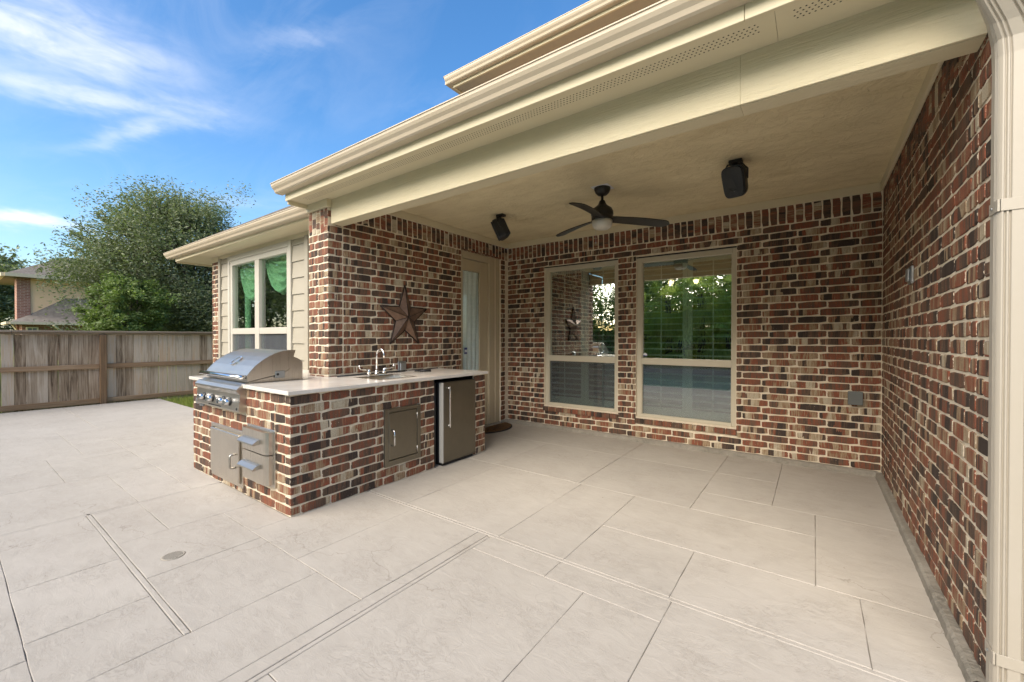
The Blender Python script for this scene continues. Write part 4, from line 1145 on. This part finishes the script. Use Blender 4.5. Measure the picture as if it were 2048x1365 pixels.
# ------------------------------------------------------------------ fridge
CABEDGE, _, _ = mat("door_edge_lit", (0.40, 0.39, 0.36), 0.4)  # lighter colour paints in the daylight on the fridge door's side
fr = thing("fridge", "compact dark stainless fridge set into the brick kitchen end", "fridge", (-3.35, 3.25, 0))
mb = MB(); mb.box(-3.70, XI - .02, 3.005, 3.515, .03, .862, .004); obj("cabinet", mb, BLACK, fr)
mb = MB(); mb.box(XI - .0195, XI + .040, 3.012, 3.514, .035, .858, .006); obj("door", mb, DSTEEL, fr)
mb = MB(); mb.box(XI - .012, XI + .043, 3.0035, 3.0115, .036, .857, .001); obj("door_edge", mb, CABEDGE, fr)
mb = MB(); hy = 3.075
mb.tube([(XI + .031, hy, .80), (XI + .07, hy, .80)], .008, 8); mb.tube([(XI + .031, hy, .415), (XI + .07, hy, .415)], .008, 8); mb.box(XI + .064, XI + .080, hy - .008, hy + .008, .395, .82, .003)
obj("handle", mb, CHROME, fr)
mb = MB(); mb.box(XI - .10, XI + .01, 3.03, 3.49, .0, .0295); obj("kick_plate", mb, BLACK, fr)
mb = MB(); mb.tube([(XI - .03, 2.955, .03), (XI - .035, 2.96, .35), (XI - .028, 2.952, .6), (XI - .04, 2.962, .86)], .014, 7); obj("power_cord", mb, BLACK, fr)
mb = MB(); mb.box(-3.735, XI - .012, FR[0] + .001, FR[0] + .006, .001, .899); mb.box(-3.735, XI - .012, FR[1] - .006, FR[1] - .001, .001, .899); mb.box(-3.738, -3.732, FR[0] + .007, FR[1] - .007, .001, .899)
obj("bay_shade_lining", mb, GAP, kit)  # near-black sheets paint in the shade around the fridge

# ------------------------------------------------------------------ sink and tap
sk = thing("sink", "small drop-in steel sink with gooseneck tap and two lever handles", "sink", (-3.41, 2.58, .93))
mb = MB()
a, b, c, d = sx0 - .015, sx1 + .015, sy0 - .015, sy1 + .015
e, f, g_, h = sx0 + .075, sx1 - .02, sy0 + .02, sy1 - .02
zt = .9335
o_ = [(a, c, zt), (b, c, zt), (b, d, zt), (a, d, zt), (e, g_, zt), (f, g_, zt), (f, h, zt), (e, h, zt), (e + .02, g_ + .02, .80), (f - .02, g_ + .02, .80), (f - .02, h - .02, .80), (e + .02, h - .02, .80),
      (a, c, .9302), (b, c, .9302), (b, d, .9302), (a, d, .9302)]
fs = []
for i in range(4):
    j = (i + 1) % 4
    fs += [(i, j, 4 + j, 4 + i), (4 + i, 4 + j, 8 + j, 8 + i), (12 + i, 12 + j, j, i)]
fs.append((8, 9, 10, 11))
mb.add(o_, fs); obj("basin", mb, STEELV, sk)
tap = empty_part("tap", sk)
bx, by = -3.585, 2.60
mb = MB(); mb.box(bx - .025, bx + .025, by - .11, by + .11, zt + .0003, zt + .022, .006); mb.lathe([(.024, .022), (.016, .05), (.012, .06)], (bx, by, zt), 14)
arc = [(bx, by, zt + .05), (bx, by, zt + .215)] + [(bx + .058 - .058 * math.cos(t), by, zt + .215 + .058 * math.sin(t)) for t in [i * math.pi / 10 for i in range(1, 11)]] + [(bx + .117, by, zt + .185)]
mb.tube(arc, .009, 12); obj("spout", mb, CHROME, tap)
for s in (-1, 1):
    mb = MB(); mb.lathe([(.019, .022), (.019, .05), (.013, .062), (.013, .07)], (bx, by + s * .09, zt), 12)
    mb.tube([(bx, by + s * .09, zt + .066), (bx + .005, by + s * .14, zt + .070), (bx + .008, by + s * .19, zt + .075), (bx + .01, by + s * .205, zt + .095), (bx + .01, by + s * .205, zt + .115)], [.008, .007, .007, .006, .006], 8)
    obj("lever", mb, CHROME, tap)
mb = MB(); mb.tube([(-3.80, 2.30, .9385), (-3.80, 3.14, .9385)], .008, 8)
obj("black_rod", mb, BLACK, None, "long thin black rod lying along the back of the counter", "rod", loc=(-3.8, 2.7, .93))
mb = MB(); mb.tube([(-3.62, 3.20, .9445), (-3.545, 3.30, .9445)], .014, 8); mb.tube([(-3.655, 3.153, .9445), (-3.62, 3.20, .9445)], .009, 8)
obj("barbecue_tool", mb, BLACK, None, "short black handle lying on the counter beside the sink", "barbecue tool", loc=(-3.6, 3.2, .93))

# ------------------------------------------------------------------ things on the walls and ceiling
st = thing("barn_star", "bronze five-pointed metal star hanging on the brick wall above the sink", "star", (XL, 3.19, 1.575))
def m_star():
    m, nt, b = mat("bronzed_tin", rough=0.42, metal=0.55)
    p = geo_pos(nt)
    c = ramp(nt, noise(nt, p, 14, 5, .65), [(0.3, (0.13, 0.078, 0.055)), (0.7, (0.24, 0.155, 0.11))])
    L(nt, c, b.inputs['Base Color']); return m
STARM = m_star(); STARE, _, _ = mat("star_edge_dark", (0.025, 0.016, 0.012), 0.5, 0.4)
cy, cz = 3.185, 1.555; Ro, Ri = .375, .148
pts = []
for k in range(10):
    a = math.pi / 2 + k * math.pi / 5
    r = Ro if k % 2 == 0 else Ri
    pts.append((cy + r * math.cos(a) * .94, cz + r * math.sin(a)))
for k in range(5):
    i = 2 * k; mb = MB()
    tip, l_, r_ = pts[i], pts[(i - 1) % 10], pts[(i + 1) % 10]
    zoff = XL + .018
    V = [(XL + .085, cy, cz), (zoff + .002, *tip), (zoff + .006, *l_), (zoff + .006, *r_)]
    # two facets meeting in a raised ridge from the centre to the tip
    mb.add(V + [(XL + .003, *tip), (XL + .003, *l_), (XL + .003, *r_)], [(0, 2, 1), (0, 1, 3), (1, 2, 5, 4), (3, 1, 4, 6)])
    obj("star_point", mb, STARM, st, fix=False)
mb = MB()
for i in range(10):
    p0, p1 = pts[i], pts[(i + 1) % 10]
    mb.tube([(XL + .018, *p0), (XL + .020, *p1)], .008, 6)
for i in range(0, 10, 2): mb.tube([(XL + .086, cy, cz), (XL + .021, *pts[i])], .0035, 5)
for i in range(1, 10, 2): mb.tube([(XL + .086, cy, cz), (XL + .025, *pts[i])], .0030, 5)
obj("rim", mb, STARE, st)
# outlet behind the tap
o2 = thing("outlet_cover", "steel outlet cover on the brick wall behind the tap", "outlet cover", (XL, 3.15, .985))
mb = MB(); mb.box(XL - .004, XL + .012, 3.095, 3.21, .925, 1.045, .004); obj("plate", mb, GALV, o2)
mb = MB(); mb.box(XL + .0125, XL + .034, 3.108, 3.197, .94, 1.032, .008); obj("cap", mb, GALV, o2)
# grey box on the rear wall
o3 = thing("junction_box", "dark grey junction box low on the rear brick wall", "junction box", (.325, YB, .74))
mb = MB(); mb.box(.272, .378, YB - .055, YB - .004, .678, .80, .004); obj("body", mb, GREYBOX, o3)
mb = MB(); mb.box(.268, .382, YB - .068, YB - .0555, .674, .804, .004); obj("lid", mb, GREYBOX, o3)
# steel plate on the right wall
o4 = thing("cable_plate", "small grey metal cover plate on the side brick wall", "cover plate", (XR, 3.75, 1.73))
mb = MB(); mb.box(XR - .014, XR + .002, 3.70, 3.815, 1.675, 1.79, .004); obj("plate", mb, GALV, o4)
mb = MB(); mb.box(XR - .030, XR - .0145, 3.72, 3.79, 1.69, 1.775, .006); obj("cover", mb, GALV, o4)
for (yy, zz) in ((3.42, 1.62), (3.80, 2.02)):
    pass

# ceiling fan
fan = thing("ceiling_fan", "dark bronze three-bladed ceiling fan with frosted light bowl", "ceiling fan", (-1.68, 3.81, ZC))
fx, fy = -1.68, 3.81
mb = MB(); mb.lathe([(.078, -.001), (.078, -.02), (.066, -.05), (.045, -.072), (.02, -.08)], (fx, fy, ZC), 28); obj("canopy", mb, FANB, fan)
mb = MB(); mb.lathe([(.013, -.08), (.013, -.16)], (fx, fy, ZC), 12); obj("downrod", mb, FANB, fan)
mb = MB(); mb.lathe([(.020, -.125), (.026, -.13), (.040, -.165), (.062, -.185), (.092, -.205), (.106, -.235), (.108, -.265), (.100, -.275), (.104, -.279), (.104, -.315), (.098, -.322)], (fx, fy, ZC), 32); obj("motor_housing", mb, FANB, fan)
mb = MB(); mb.lathe([(.097, -.323), (.097, -.355), (.088, -.385), (.066, -.402), (.0, -.408)], (fx, fy, ZC), 32); obj("light_bowl", mb, FROST, fan)
mb = MB(); mb.tube([(fx - .02, fy - .10, ZC - .31), (fx - .02, fy - .101, ZC - .545)], .0014, 5); mb.lathe([(0, 0), (.005, .004), (.005, .018), (.001, .024)], (fx - .02, fy - .101, ZC - .565), 8); obj("pull_chain", mb, GALV, fan)
def blade(ang):
    m = MB(); n = 18; vs = []
    ca, sa = math.cos(ang), math.sin(ang)
    for i in range(n + 1):
        t = i / n; r = .085 + .60 * t
        wd = (.050 + .018 * math.sin(min(1, t * 1.3) * math.pi * .5)) * (1 if t < .86 else max(.12, math.sqrt(max(0, 1 - ((t - .86) / .14) ** 2 * .97))))
        pitch = rad(-16) * (1 - .35 * t); zc = ZC - .285 - .03 * t * t - .02
        sweep = -.04 * t * t
        for s, dz in ((-1, .004), (1, .004), (1, -.004), (-1, -.004)):
            q = s * wd + sweep; z = zc + s * wd * math.sin(pitch) + dz
            vs.append((fx + ca * r - sa * q, fy + sa * r + ca * q, z))
    fs = [(i * 4 + k, i * 4 + (k + 1) % 4, (i + 1) * 4 + (k + 1) % 4, (i + 1) * 4 + k) for i in range(n) for k in range(4)] + [(0, 1, 2, 3), (n * 4 + 3, n * 4 + 2, n * 4 + 1, n * 4)]
    m.add(vs, fs); return m
for a in (46, 162, 277): obj("blade", blade(rad(a)), FANB, fan, fix=True)
mb = MB(); mb.box(fx - .085, fx + .09, fy - .085, fy + .08, ZC - .0035, ZC - .0005); obj("ceiling_patch", mb, STW, fan)

# speakers
def speaker(cx, cy, az_, tiltx, label):
    """bracket on the ceiling; front faces azimuth az_ (0 = -Y, towards the open side), tipped down"""
    t = thing("outdoor_speaker", label, "speaker", (cx, cy, ZC), "black speakers under the patio ceiling")
    c = Vector((cx, cy, ZC - .172))
    Rm = Matrix.Rotation(az_, 3, 'Z') @ Matrix.Rotation(tiltx, 3, 'X')
    W, H, D = .088, .124, .085
    def out(s, dep, bulge):
        ring = []
        for k in range(28):
            a = 2 * math.pi * k / 28
            x = math.copysign(abs(math.cos(a)) ** .42, math.cos(a)); z = math.copysign(abs(math.sin(a)) ** .42, math.sin(a))
            wx = W * s * (1 - .10 * (z * .5 - .5) * -1 * .9); ring.append(Vector((x * wx, dep - bulge * (1 - (abs(x) * .7) ** 2), z * H * s)))
        return ring
    def shell(specs, cap0=True, cap1=True):
        m = MB(); vs = []; fs = []
        for sp in specs: vs += [c + Rm @ q for q in out(*sp)]
        for i in range(len(specs) - 1):
            for k in range(28): fs.append((i * 28 + k, i * 28 + (k + 1) % 28, (i + 1) * 28 + (k + 1) % 28, (i + 1) * 28 + k))
        if cap0: fs.append(tuple(range(28)))
        if cap1: fs.append(tuple((len(specs) - 1) * 28 + k for k in range(28)))
        return m.add(vs, fs)
    obj("cabinet", shell([(1.0, -D * .62, 0), (1.02, -D * .3, 0), (.95, D * .4, 0), (.72, D, 0)]), BLACK, t, fix=True)
    obj("grille", shell([(.93, -D * .62, .004), (.91, -D * .70, .022), (.5, -D * .72, .024)]), GRILLE, t, fix=True)
    m = MB(); m.lathe([(.010, 0), (.010, .006), (0, .007)], (0, 0, 0), 10)
    m.v = [tuple(c + Rm @ Vector((v[0], -D * .95 - v[2] * .4, v[1] - .07))) for v in m.v]; obj("badge", m, GALV, t)
    # yoke up to the ceiling plate
    m = MB()
    m.tube([c + Rm @ Vector((0, D * .2, H)), Vector((cx, cy, ZC - .03))], .016, 8); m.box(cx - .05, cx + .05, cy - .035, cy + .035, ZC - .028, ZC - .001, .004)
    for s in (-1, 1): m.tube([c + Rm @ Vector((s * W * .98, D * .1, 0)), c + Rm @ Vector((s * W * 1.1, D * .1, H * .6)), c + Rm @ Vector((s * W * .55, D * .15, H * 1.12)), c + Rm @ Vector((0, D * .2, H * 1.12))], .008, 6)
    obj("bracket", m, FANB, t)
    return t
GRILLE, _gn, _gb = mat("speaker_mesh", (0.022, 0.023, 0.024), 0.55)
L(_gn, bump(_gn, noise(_gn, geo_pos(_gn), 260, 1), 0.4, .003), _gb.inputs['Normal'])
speaker(-.53, 3.87, rad(-12), rad(22), "black speaker hanging from the ceiling, between fan and side wall")
speaker(-3.02, 3.93, rad(-62), rad(24), "black speaker hanging from the ceiling above the patio door side")

# ------------------------------------------------------------------ mat and drain
def m_coir():
    m, nt, b = mat("coir", rough=0.95, spec=0.1)
    p = geo_pos(nt)
    L(nt, ramp(nt, noise(nt, p, 90, 4, .7), [(0.3, (0.09, 0.05, 0.022)), (0.7, (0.19, 0.115, 0.055))]), b.inputs['Base Color'])
    L(nt, bump(nt, noise(nt, p, 240, 2), .8, .006), b.inputs['Normal']); return m
COIR = m_coir()
mt = thing("door_mat", "half-round brown coir mat with black edge by the patio door", "door mat", (-3.80, 4.70, 0))
def half(r0x, r0y, z0, z1, inset=0):
    P = [(-3.86 + inset, 4.70 + (r0y - inset) * math.cos(math.pi * k / 32) * -1) if False else (-3.86 + inset + (r0x - inset * 2) * math.sin(math.pi * k / 32), 4.70 - (r0y - inset) * math.cos(math.pi * k / 32)) for k in range(33)]
    return MB().prism(P, 2, z0, z1)
obj("rubber_edge", half(.33, .42, .002, .014), RUBBER, mt, fix=True)
obj("pile", half(.33, .42, .0145, .020, .022), COIR, mt, fix=True)
for k in range(1, 8):
    a = math.pi * k / 8; m2 = MB()
    m2.tube([(-3.83 + .09 * math.sin(a), 4.70 - .12 * math.cos(a), .0205), (-3.83 + .25 * math.sin(a), 4.70 - .36 * math.cos(a), .0205)], .0045, 5); obj("ray", m2, RUBBER, mt)
dn = thing("floor_drain", "round slotted drain cover set in the concrete patio", "drain", (-3.13, .82, 0))
mb = MB(); mb.lathe([(.047, .0015), (.049, .0035), (.055, .0038), (.060, .001)], (-3.13, .82, 0), 36)
obj("rim", mb, DOWN, dn)
mb = MB(); mb.lathe([(0.0, .0018), (.0485, .0018)], (-3.13, .82, 0), 28, smooth=False); obj("slot_shade", mb, GAP, dn)  # near-black disc paints in the shade below the drain slots
for i in range(-4, 5):
    o = i * .0112; hl = math.sqrt(max(0, .048 ** 2 - o * o)); m2 = MB()
    ca, sa = math.cos(rad(35)), math.sin(rad(35)); w_ = .0036
    cs = [(o - w_, -hl), (o + w_, -hl), (o + w_, hl), (o - w_, hl)]
    q = [(-3.13 + x * ca - y * sa, .82 + x * sa + y * ca) for x, y in cs]
    m2.prism(q, 2, .0022, .0042); obj("slat", m2, DOWN, dn, fix=True)

# ------------------------------------------------------------------ fence
fen = thing("wooden_fence", "weathered brown picket fence with rails and cap along the patio edge", "fence", (-11.7, 2, 0))
FX = -11.62
rw_ = random.Random(21)
y = -2.9; i = 0
while y < 7.5:
    wd = rw_.uniform(.128, .150); zt = 1.375 + rw_.uniform(-.004, .004); gap = rw_.choice([.001, .001, .002, .003, .009, .003])
    lean = rw_.uniform(-.004, .004); xx = FX - .045 + rw_.uniform(-.004, .004)
    m2 = MB(); m2.box(xx - .017, xx, y, y + wd, -.06 + rw_.uniform(-.01, .01), zt, .0025)
    m2.v = [(a, b + lean * (c / 1.4), c) for a, b, c in m2.v]
    obj("picket", m2, PICK, fen); y += wd + gap
for py in (-2.85, -.45, 1.93, 4.33, 6.73):
    m2 = MB(); m2.box(FX - .040, FX + .050, py - .048, py + .048, -.2, 1.376, .004); obj("post", m2, POSTW, fen)
for a, b in ((-2.8, -.50), (-.40, 1.88), (1.98, 4.28), (4.38, 6.68)):
    for zz, hgt in ((.695, .09), (.005, .09)):
        m2 = MB(); m2.box(FX - .038, FX, a, b, zz + rw_.uniform(-.006, .006), zz + hgt + rw_.uniform(-.006, .006), .003); obj("rail", m2, RAIL, fen)
for a, b in ((-2.9, .75), (.753, 4.4), (4.403, 7.5)):
    m2 = MB(); m2.box(FX - .075, FX + .065, a, b, 1.415, 1.452, .004); obj("cap_board", m2, CAPW, fen)
    m2 = MB(); m2.box(FX - .037, FX - .002, a, b, 1.377, 1.4145, .003); obj("fascia_board", m2, CAPW, fen)

# ------------------------------------------------------------------ grass beside the bay
rg = random.Random(9); mb = MB()
def blades(x0, x1, y0, y1, n, hmin, hmax):
    for _ in range(n):
        x, y_ = rg.uniform(x0, x1), rg.uniform(y0, y1); h = rg.uniform(hmin, hmax); a = rg.uniform(0, 6.28); w_ = .004
        lx, ly = rg.uniform(-.03, .03), rg.uniform(-.03, .03)
        mb.add([(x - w_ * math.cos(a), y_ - w_ * math.sin(a), -.1), (x + w_ * math.cos(a), y_ + w_ * math.sin(a), -.1), (x + lx, y_ + ly, -.1 + h)], [(0, 1, 2)])
blades(-11.6, -6.9, 2.80, 5.5, 26000, .06, .16)
obj("grass", mb, GRASSM, kind='stuff')

# ------------------------------------------------------------------ trees
def leaf_cloud(rn, mb, centres, per, size, spread, squash=.8):
    for (c, rr) in centres:
        for _ in range(per):
            g3 = [max(-1.7, min(1.7, rn.gauss(0, 1))) for _k in range(3)]; d = Vector((g3[0], g3[1], g3[2] * squash)) * rr * spread
            p = c + d; s = size * rn.uniform(.6, 1.3)
            u = Vector((rn.gauss(0, 1), rn.gauss(0, 1), rn.gauss(0, .5))).normalized()
            v = u.cross(Vector((rn.gauss(0, 1), rn.gauss(0, 1), rn.gauss(0, 1)))).normalized()
            mb.add([p - u * s, p + v * s * .38, p + u * s, p - v * s * .38], [(0, 1, 2, 3)])
def tree(name, label, base, height, crown_c, crown_r, seed, leafm=LEAF, nb=60, per=170, size=.06, trunk_r=.16, sprigs=60, group=None, sub=5):
    rn = random.Random(seed)
    t = thing(name, label, "tree", base, group)
    b = Vector(base); cc = Vector(crown_c)
    wood = MB()
    fork = Vector((b.x + (cc.x - b.x) * .3, b.y + (cc.y - b.y) * .3, b.z + max(.8, (cc.z - crown_r[2] - b.z) + .5)))
    wood.tube([b - Vector((0, 0, .2)), b.lerp(fork, .5) + Vector((rn.uniform(-.05, .05), rn.uniform(-.05, .05), 0)), fork], [trunk_r * 1.25, trunk_r, trunk_r * .85], 10)
    cl = []
    limbs = []
    for i in range(9):
        a = i * 2.4 + rn.uniform(-.3, .3); ph = rn.uniform(.25, 1.2)
        e = cc + Vector((math.cos(a) * math.cos(ph) * crown_r[0], math.sin(a) * math.cos(ph) * crown_r[1], math.sin(ph) * crown_r[2])) * rn.uniform(.6, .85)
        m_ = fork.lerp(e, .5) + Vector((rn.uniform(-.3, .3), rn.uniform(-.3, .3), rn.uniform(0, .3)))
        wood.tube([fork, fork.lerp(m_, .6) + Vector((0, 0, .08)), m_, e], [trunk_r * .55, trunk_r * .4, trunk_r * .25, trunk_r * .06], 7); limbs += [m_, e]
    for i in range(nb):
        # clump centres, denser low and towards the shell, upper part looser
        while True:
            q = Vector((rn.uniform(-1, 1), rn.uniform(-1, 1), rn.uniform(-1, 1)))
            if .25 < q.length < 1.0: break
        q = q * (rn.uniform(.75, 1.0))
        p = cc + Vector((q.x * crown_r[0], q.y * crown_r[1], q.z * crown_r[2]))
        near = min(limbs, key=lambda l: (l - p).length)
        wood.tube([near, near.lerp(p, .5) + Vector((0, 0, .08)), p], [trunk_r * .12, trunk_r * .08, .004], 4, caps=False)
        for _ in range(sub):
            o = Vector((rn.gauss(0, 1), rn.gauss(0, 1), rn.gauss(0, .6))) * .17 * min(crown_r)
            cl.append((p + o, rn.uniform(.12, .20) * min(crown_r)))
    lm = MB()
    leaf_cloud(rn, lm, cl, per // sub, size, .62)
    for i in range(sprigs):
        a = rn.uniform(0, 6.28); ph = rn.uniform(-.2, 1.5)
        d = Vector((math.cos(a) * math.cos(ph), math.sin(a) * math.cos(ph), math.sin(ph)))
        s = cc + Vector((d.x * crown_r[0], d.y * crown_r[1], d.z * crown_r[2])) * rn.uniform(.55, .76)
        d2 = (d + Vector((rn.uniform(-.4, .4), rn.uniform(-.4, .4), rn.uniform(.0, .7)))).normalized(); ln = rn.uniform(.35, .8) * min(crown_r) * .42
        wood.tube([s - d2 * .3, s + d2 * ln], [.022, .006], 4, caps=False)
        leaf_cloud(rn, lm, [(s + d2 * ln * k / 6, .055) for k in range(7)], 15, size, .8)
    obj("trunk", wood, BARK, t)
    obj("crown", lm, leafm, t)
    return t
tree("oak_tree", "large leafy oak tree with airy top behind the wooden fence", (-17.2, 4.9, -.1), 7, (-17.2, 4.42, 3.35), (2.4, 2.38, 2.85), 4, LEAF, 160, 800, .043, .17, 130)
tree("shrub_tree", "bright green young tree left of the oak behind the fence", (-15.2, 2.9, -.1), 3, (-15.3, 3.0, 1.95), (.9, 1.05, 1.1), 14, LEAF2, 50, 420, .042, .05, 40)
tree("shrub_tree", "dark low bushy tree under the oak, just above the fence cap", (-15.6, 6.0, -.1), 3, (-15.6, 6.0, 1.6), (1.2, 2.2, 1.3), 15, LEAF, 80, 420, .044, .06, 30)
tree("far_tree", "distant green tree left of the neighbouring house", (-58, 1.6, -.1), 9, (-58, 1.6, 5.0), (5, 4.2, 4.6), 16, LEAF, 90, 300, .17, .3, 40)
yard_labels = ['round tree past the fence, mirrored in the left pane of the bay window', 'tree past the fence corner, mirrored in the right pane of the bay window', 'tree at the far corner of the yard', 'tree behind the hedge, mirrored in the window nearer the door',
 'tree behind the tallest palms', 'tree behind the slim palm at the end of the hedge', 'tree past the far end of the pool deck', 'green tree behind the oak and the bay eave']
for i, (x, y_, r_) in enumerate(((-19, -2.6, 3.0), (-18, -8.5, 3.2), (-13, -13, 3.0), (-8, -14.5, 2.6), (-3, -15, 2.8), (3, -15, 3.0), (9, -13, 3.0), (-24, 10, 2.4))):
    tree("yard_tree", yard_labels[i], (x, y_, -.1), 5, (x, y_, 2.9 if i < 7 else 1.9), (r_, r_, 2.6 if i < 7 else 1.9), 30 + i, (LEAF, LEAF2)[i % 2], 60, 240, .085, .14, 20, "trees around the back yard" if i < 7 else None)

# ------------------------------------------------------------------ pool and palms behind the camera, seen in the window glass
mb = MB(); mb.add([(-6.3, -7.5, -.12 + .03), (1.8, -7.5, -.09), (1.8, -1.0, -.09), (-6.3, -1.0, -.09)], [(0, 1, 2, 3)]); obj("pool_water", mb, WATER, kind='structure')
mb = MB()
mb.box(-6.7, 2.2, -.995, -.605, -.09, .0, .01); mb.box(-6.7, 2.2, -7.9, -7.505, -.09, .02, .01); mb.box(-6.7, -6.305, -7.5, -1.0, -.09, .0, .01); mb.box(1.805, 2.2, -7.5, -1.0, -.09, .0, .01)
obj("pool_coping", mb, SLAB, kind='structure')
mb = MB(); mb.box(-11.4, -6.71, -9, -.605, -.09, -.004); mb.box(2.21, 9, -9, -.605, -.09, -.004); mb.box(1.61, 9, -.604, 2.2, -.09, -.004); obj("pool_deck", mb, SLAB, kind='structure')
def palm(base, h, seed, label):
    rn = random.Random(seed); t = thing("fan_palm", label, "palm", base, "palms beyond the pool"); b = Vector(base)
    m = MB(); m.tube([b, b + Vector((.05, 0, h * .5)), b + Vector((0, .05, h))], [.17, .14, .12], 10); obj("trunk", m, BARK, t)
    m = MB(); top = b + Vector((0, .05, h))
    for i in range(46):
        a = i * 2.4; ph = rn.uniform(-1.1, 1.2); ln = rn.uniform(.6, 1.0)
        d = Vector((math.cos(a) * math.cos(ph), math.sin(a) * math.cos(ph), math.sin(ph)))
        top = b + Vector((0, .05, h - rn.random() * .5))
        c = top + d * ln; side = d.cross(Vector((0, 0, 1))).normalized(); up = side.cross(d)
        m.tube([top, c], [.014, .008], 4)
        for k in range(22):
            f = (k / 21 - .5) * 2.8; v = (d * math.cos(f) + side * math.sin(f)).normalized()
            l2 = rn.uniform(.6, .95) * (1 - .25 * abs(f) / 1.35)
            mid = c + v * l2 * .6 + up * .02; tip = c + v * l2 + Vector((0, 0, -.22 - .25 * rn.random()))
            w_ = v.cross(up).normalized() * .026
            m.add([c, mid - w_, tip, mid + w_], [(0, 1, 2, 3)])
    obj("fronds", m, FROND, t)
palm_labels = ["tallest fan palm mirrored left in the larger patio window", "fan palm with its trunk mirrored at the middle of the larger patio window", "low fan palm mirrored at the right edge of the larger patio window",
    "short fan palm mirrored at the left edge of the larger patio window", "slim fan palm farthest right beyond the pool", "small fan palm half hidden behind the other palms"]
for i, (x, y_, h) in enumerate(((-5.4, -9.0, 3.1), (-4.0, -8.9, 3.3), (-2.9, -9.0, 1.5), (-6.6, -9.2, 1.8), (-2.3, -9.9, 3.2), (-4.8, -8.8, 1.3))):
    palm((x, y_, -.1), h, 60 + i, palm_labels[i])
hg = thing("hedge", "tall dense green hedge closing the yard behind the palms", "hedge", (-5, -11.2, -.1))
rn = random.Random(77); lm = MB(); cl = [(Vector((rn.uniform(-15, 6), rn.uniform(-11.6, -10.9), rn.uniform(0, 1) ** .8 * 6.6 + .2)), .4) for _ in range(1000)]
leaf_cloud(rn, lm, cl, 60, .11, .8); obj("foliage", lm, LEAF2, hg)
hg = thing("hedge", "dense green hedge past the picket fence, mirrored in the bay window", "hedge", (-26, -12, -.1))
lm = MB(); cl = [(Vector((rn.uniform(-26.6, -25), rn.uniform(-34, -1.5), rn.uniform(0, 1) ** .8 * 6.5 + .2)), .6) for _ in range(500)]
leaf_cloud(rn, lm, cl, 60, .17, .9); obj("foliage", lm, LEAF, hg)
fe2 = thing("board_fence", "plain grey board fence far behind the pool", "fence", (-3, -12, 0))
y = -14
while y < 8:
    m2 = MB(); m2.box(y, y + .19, -12.1, -12.07, -.1, 1.72); obj("board", m2, PICK, fe2); y += .2

# ------------------------------------------------------------------ neighbouring house beyond the fence
nh = thing("neighbour_house", "two-storey tan and brick house with hipped roof behind the oak", "house", (-42, 5, 0))
mb = MB(); mb.box(-41.2, -40, 2.80, 3.36, -.1, 5.15); obj("brick_tower", mb, FARBRICK, nh)
mb = MB(); mb.box(-45, -40.05, 3.37, 12, -.1, 5.12); obj("stucco_wall", mb, STUCCO, nh)
mb = MB(); mb.add([(-39.4, 2.3, 5.05), (-39.4, 12.6, 5.05), (-46.6, 12.6, 5.05), (-46.6, 2.3, 5.05), (-43, 5.2, 7.0), (-43, 9.5, 7.0), (-39.4, 2.3, 5.2), (-39.4, 12.6, 5.2), (-46.6, 12.6, 5.2), (-46.6, 2.3, 5.2)],
    [(6, 7, 5, 4), (7, 8, 5), (8, 9, 4, 5), (9, 6, 4), (0, 3, 2, 1)]); obj("roof", mb, SHINGLE, nh)
mb = MB(); mb.box(-39.4, -39.25, 2.3, 12.6, 5.03, 5.24); mb.box(-46.6, -39.4, 2.15, 2.2995, 5.03, 5.24); obj("gutter", mb, GUT, nh)
mb = MB(); mb.box(-40.5, -38.6, 2.9, 9, -.1, 2.15); obj("brick_wall", mb, FARBRICK, nh)
mb = MB(); mb.add([(-38.1, 2.4, 2.2), (-38.1, 9.4, 2.2), (-40.04, 9.4, 3.9), (-40.04, 4.9, 3.9), (-40.04, 3.3, 2.75), (-41.5, 2.4, 2.2), (-38.1, 2.4, 2.1), (-38.1, 9.4, 2.1), (-41.5, 2.4, 2.1)], [(0, 1, 2, 3, 4), (0, 4, 5), (6, 7, 1, 0), (8, 6, 0, 5)]); obj("roof", mb, SHINGLE, nh)
mb = MB(); mb.box(-38.1, -37.97, 2.4, 9.4, 2.1, 2.25); mb.box(-41.5, -38.1, 2.25, 2.3995, 2.1, 2.25); obj("gutter", mb, GUT, nh)
mb = MB(); mb.tube([(-38.0, 4.1, 2.1), (-38.2, 4.3, 1.9), (-38.55, 4.45, 1.75), (-38.55, 4.45, 0)], .06, 6); mb.tube([(-39.2, 2.55, 2.1), (-39.5, 2.75, 1.8), (-39.5, 2.75, 0)], .06, 6); obj("downspout", mb, TRIM, nh)
wn2 = empty_part("window", nh)
mb = MB(); mb.box(-38.6, -38.55, 3.05, 3.55, .5, 1.95, .01); obj("frame", mb, TRIM, wn2)
mb = MB(); mb.box(-38.549, -38.545, 3.12, 3.28, .58, 1.88); mb.box(-38.549, -38.545, 3.32, 3.48, .58, 1.88); obj("pane", mb, GREYBOX, wn2)
mb = MB(); mb.box(-38.6, -38.585, 3.85, 3.95, 1.2, 1.7); obj("vent", mb, GAP, nh)
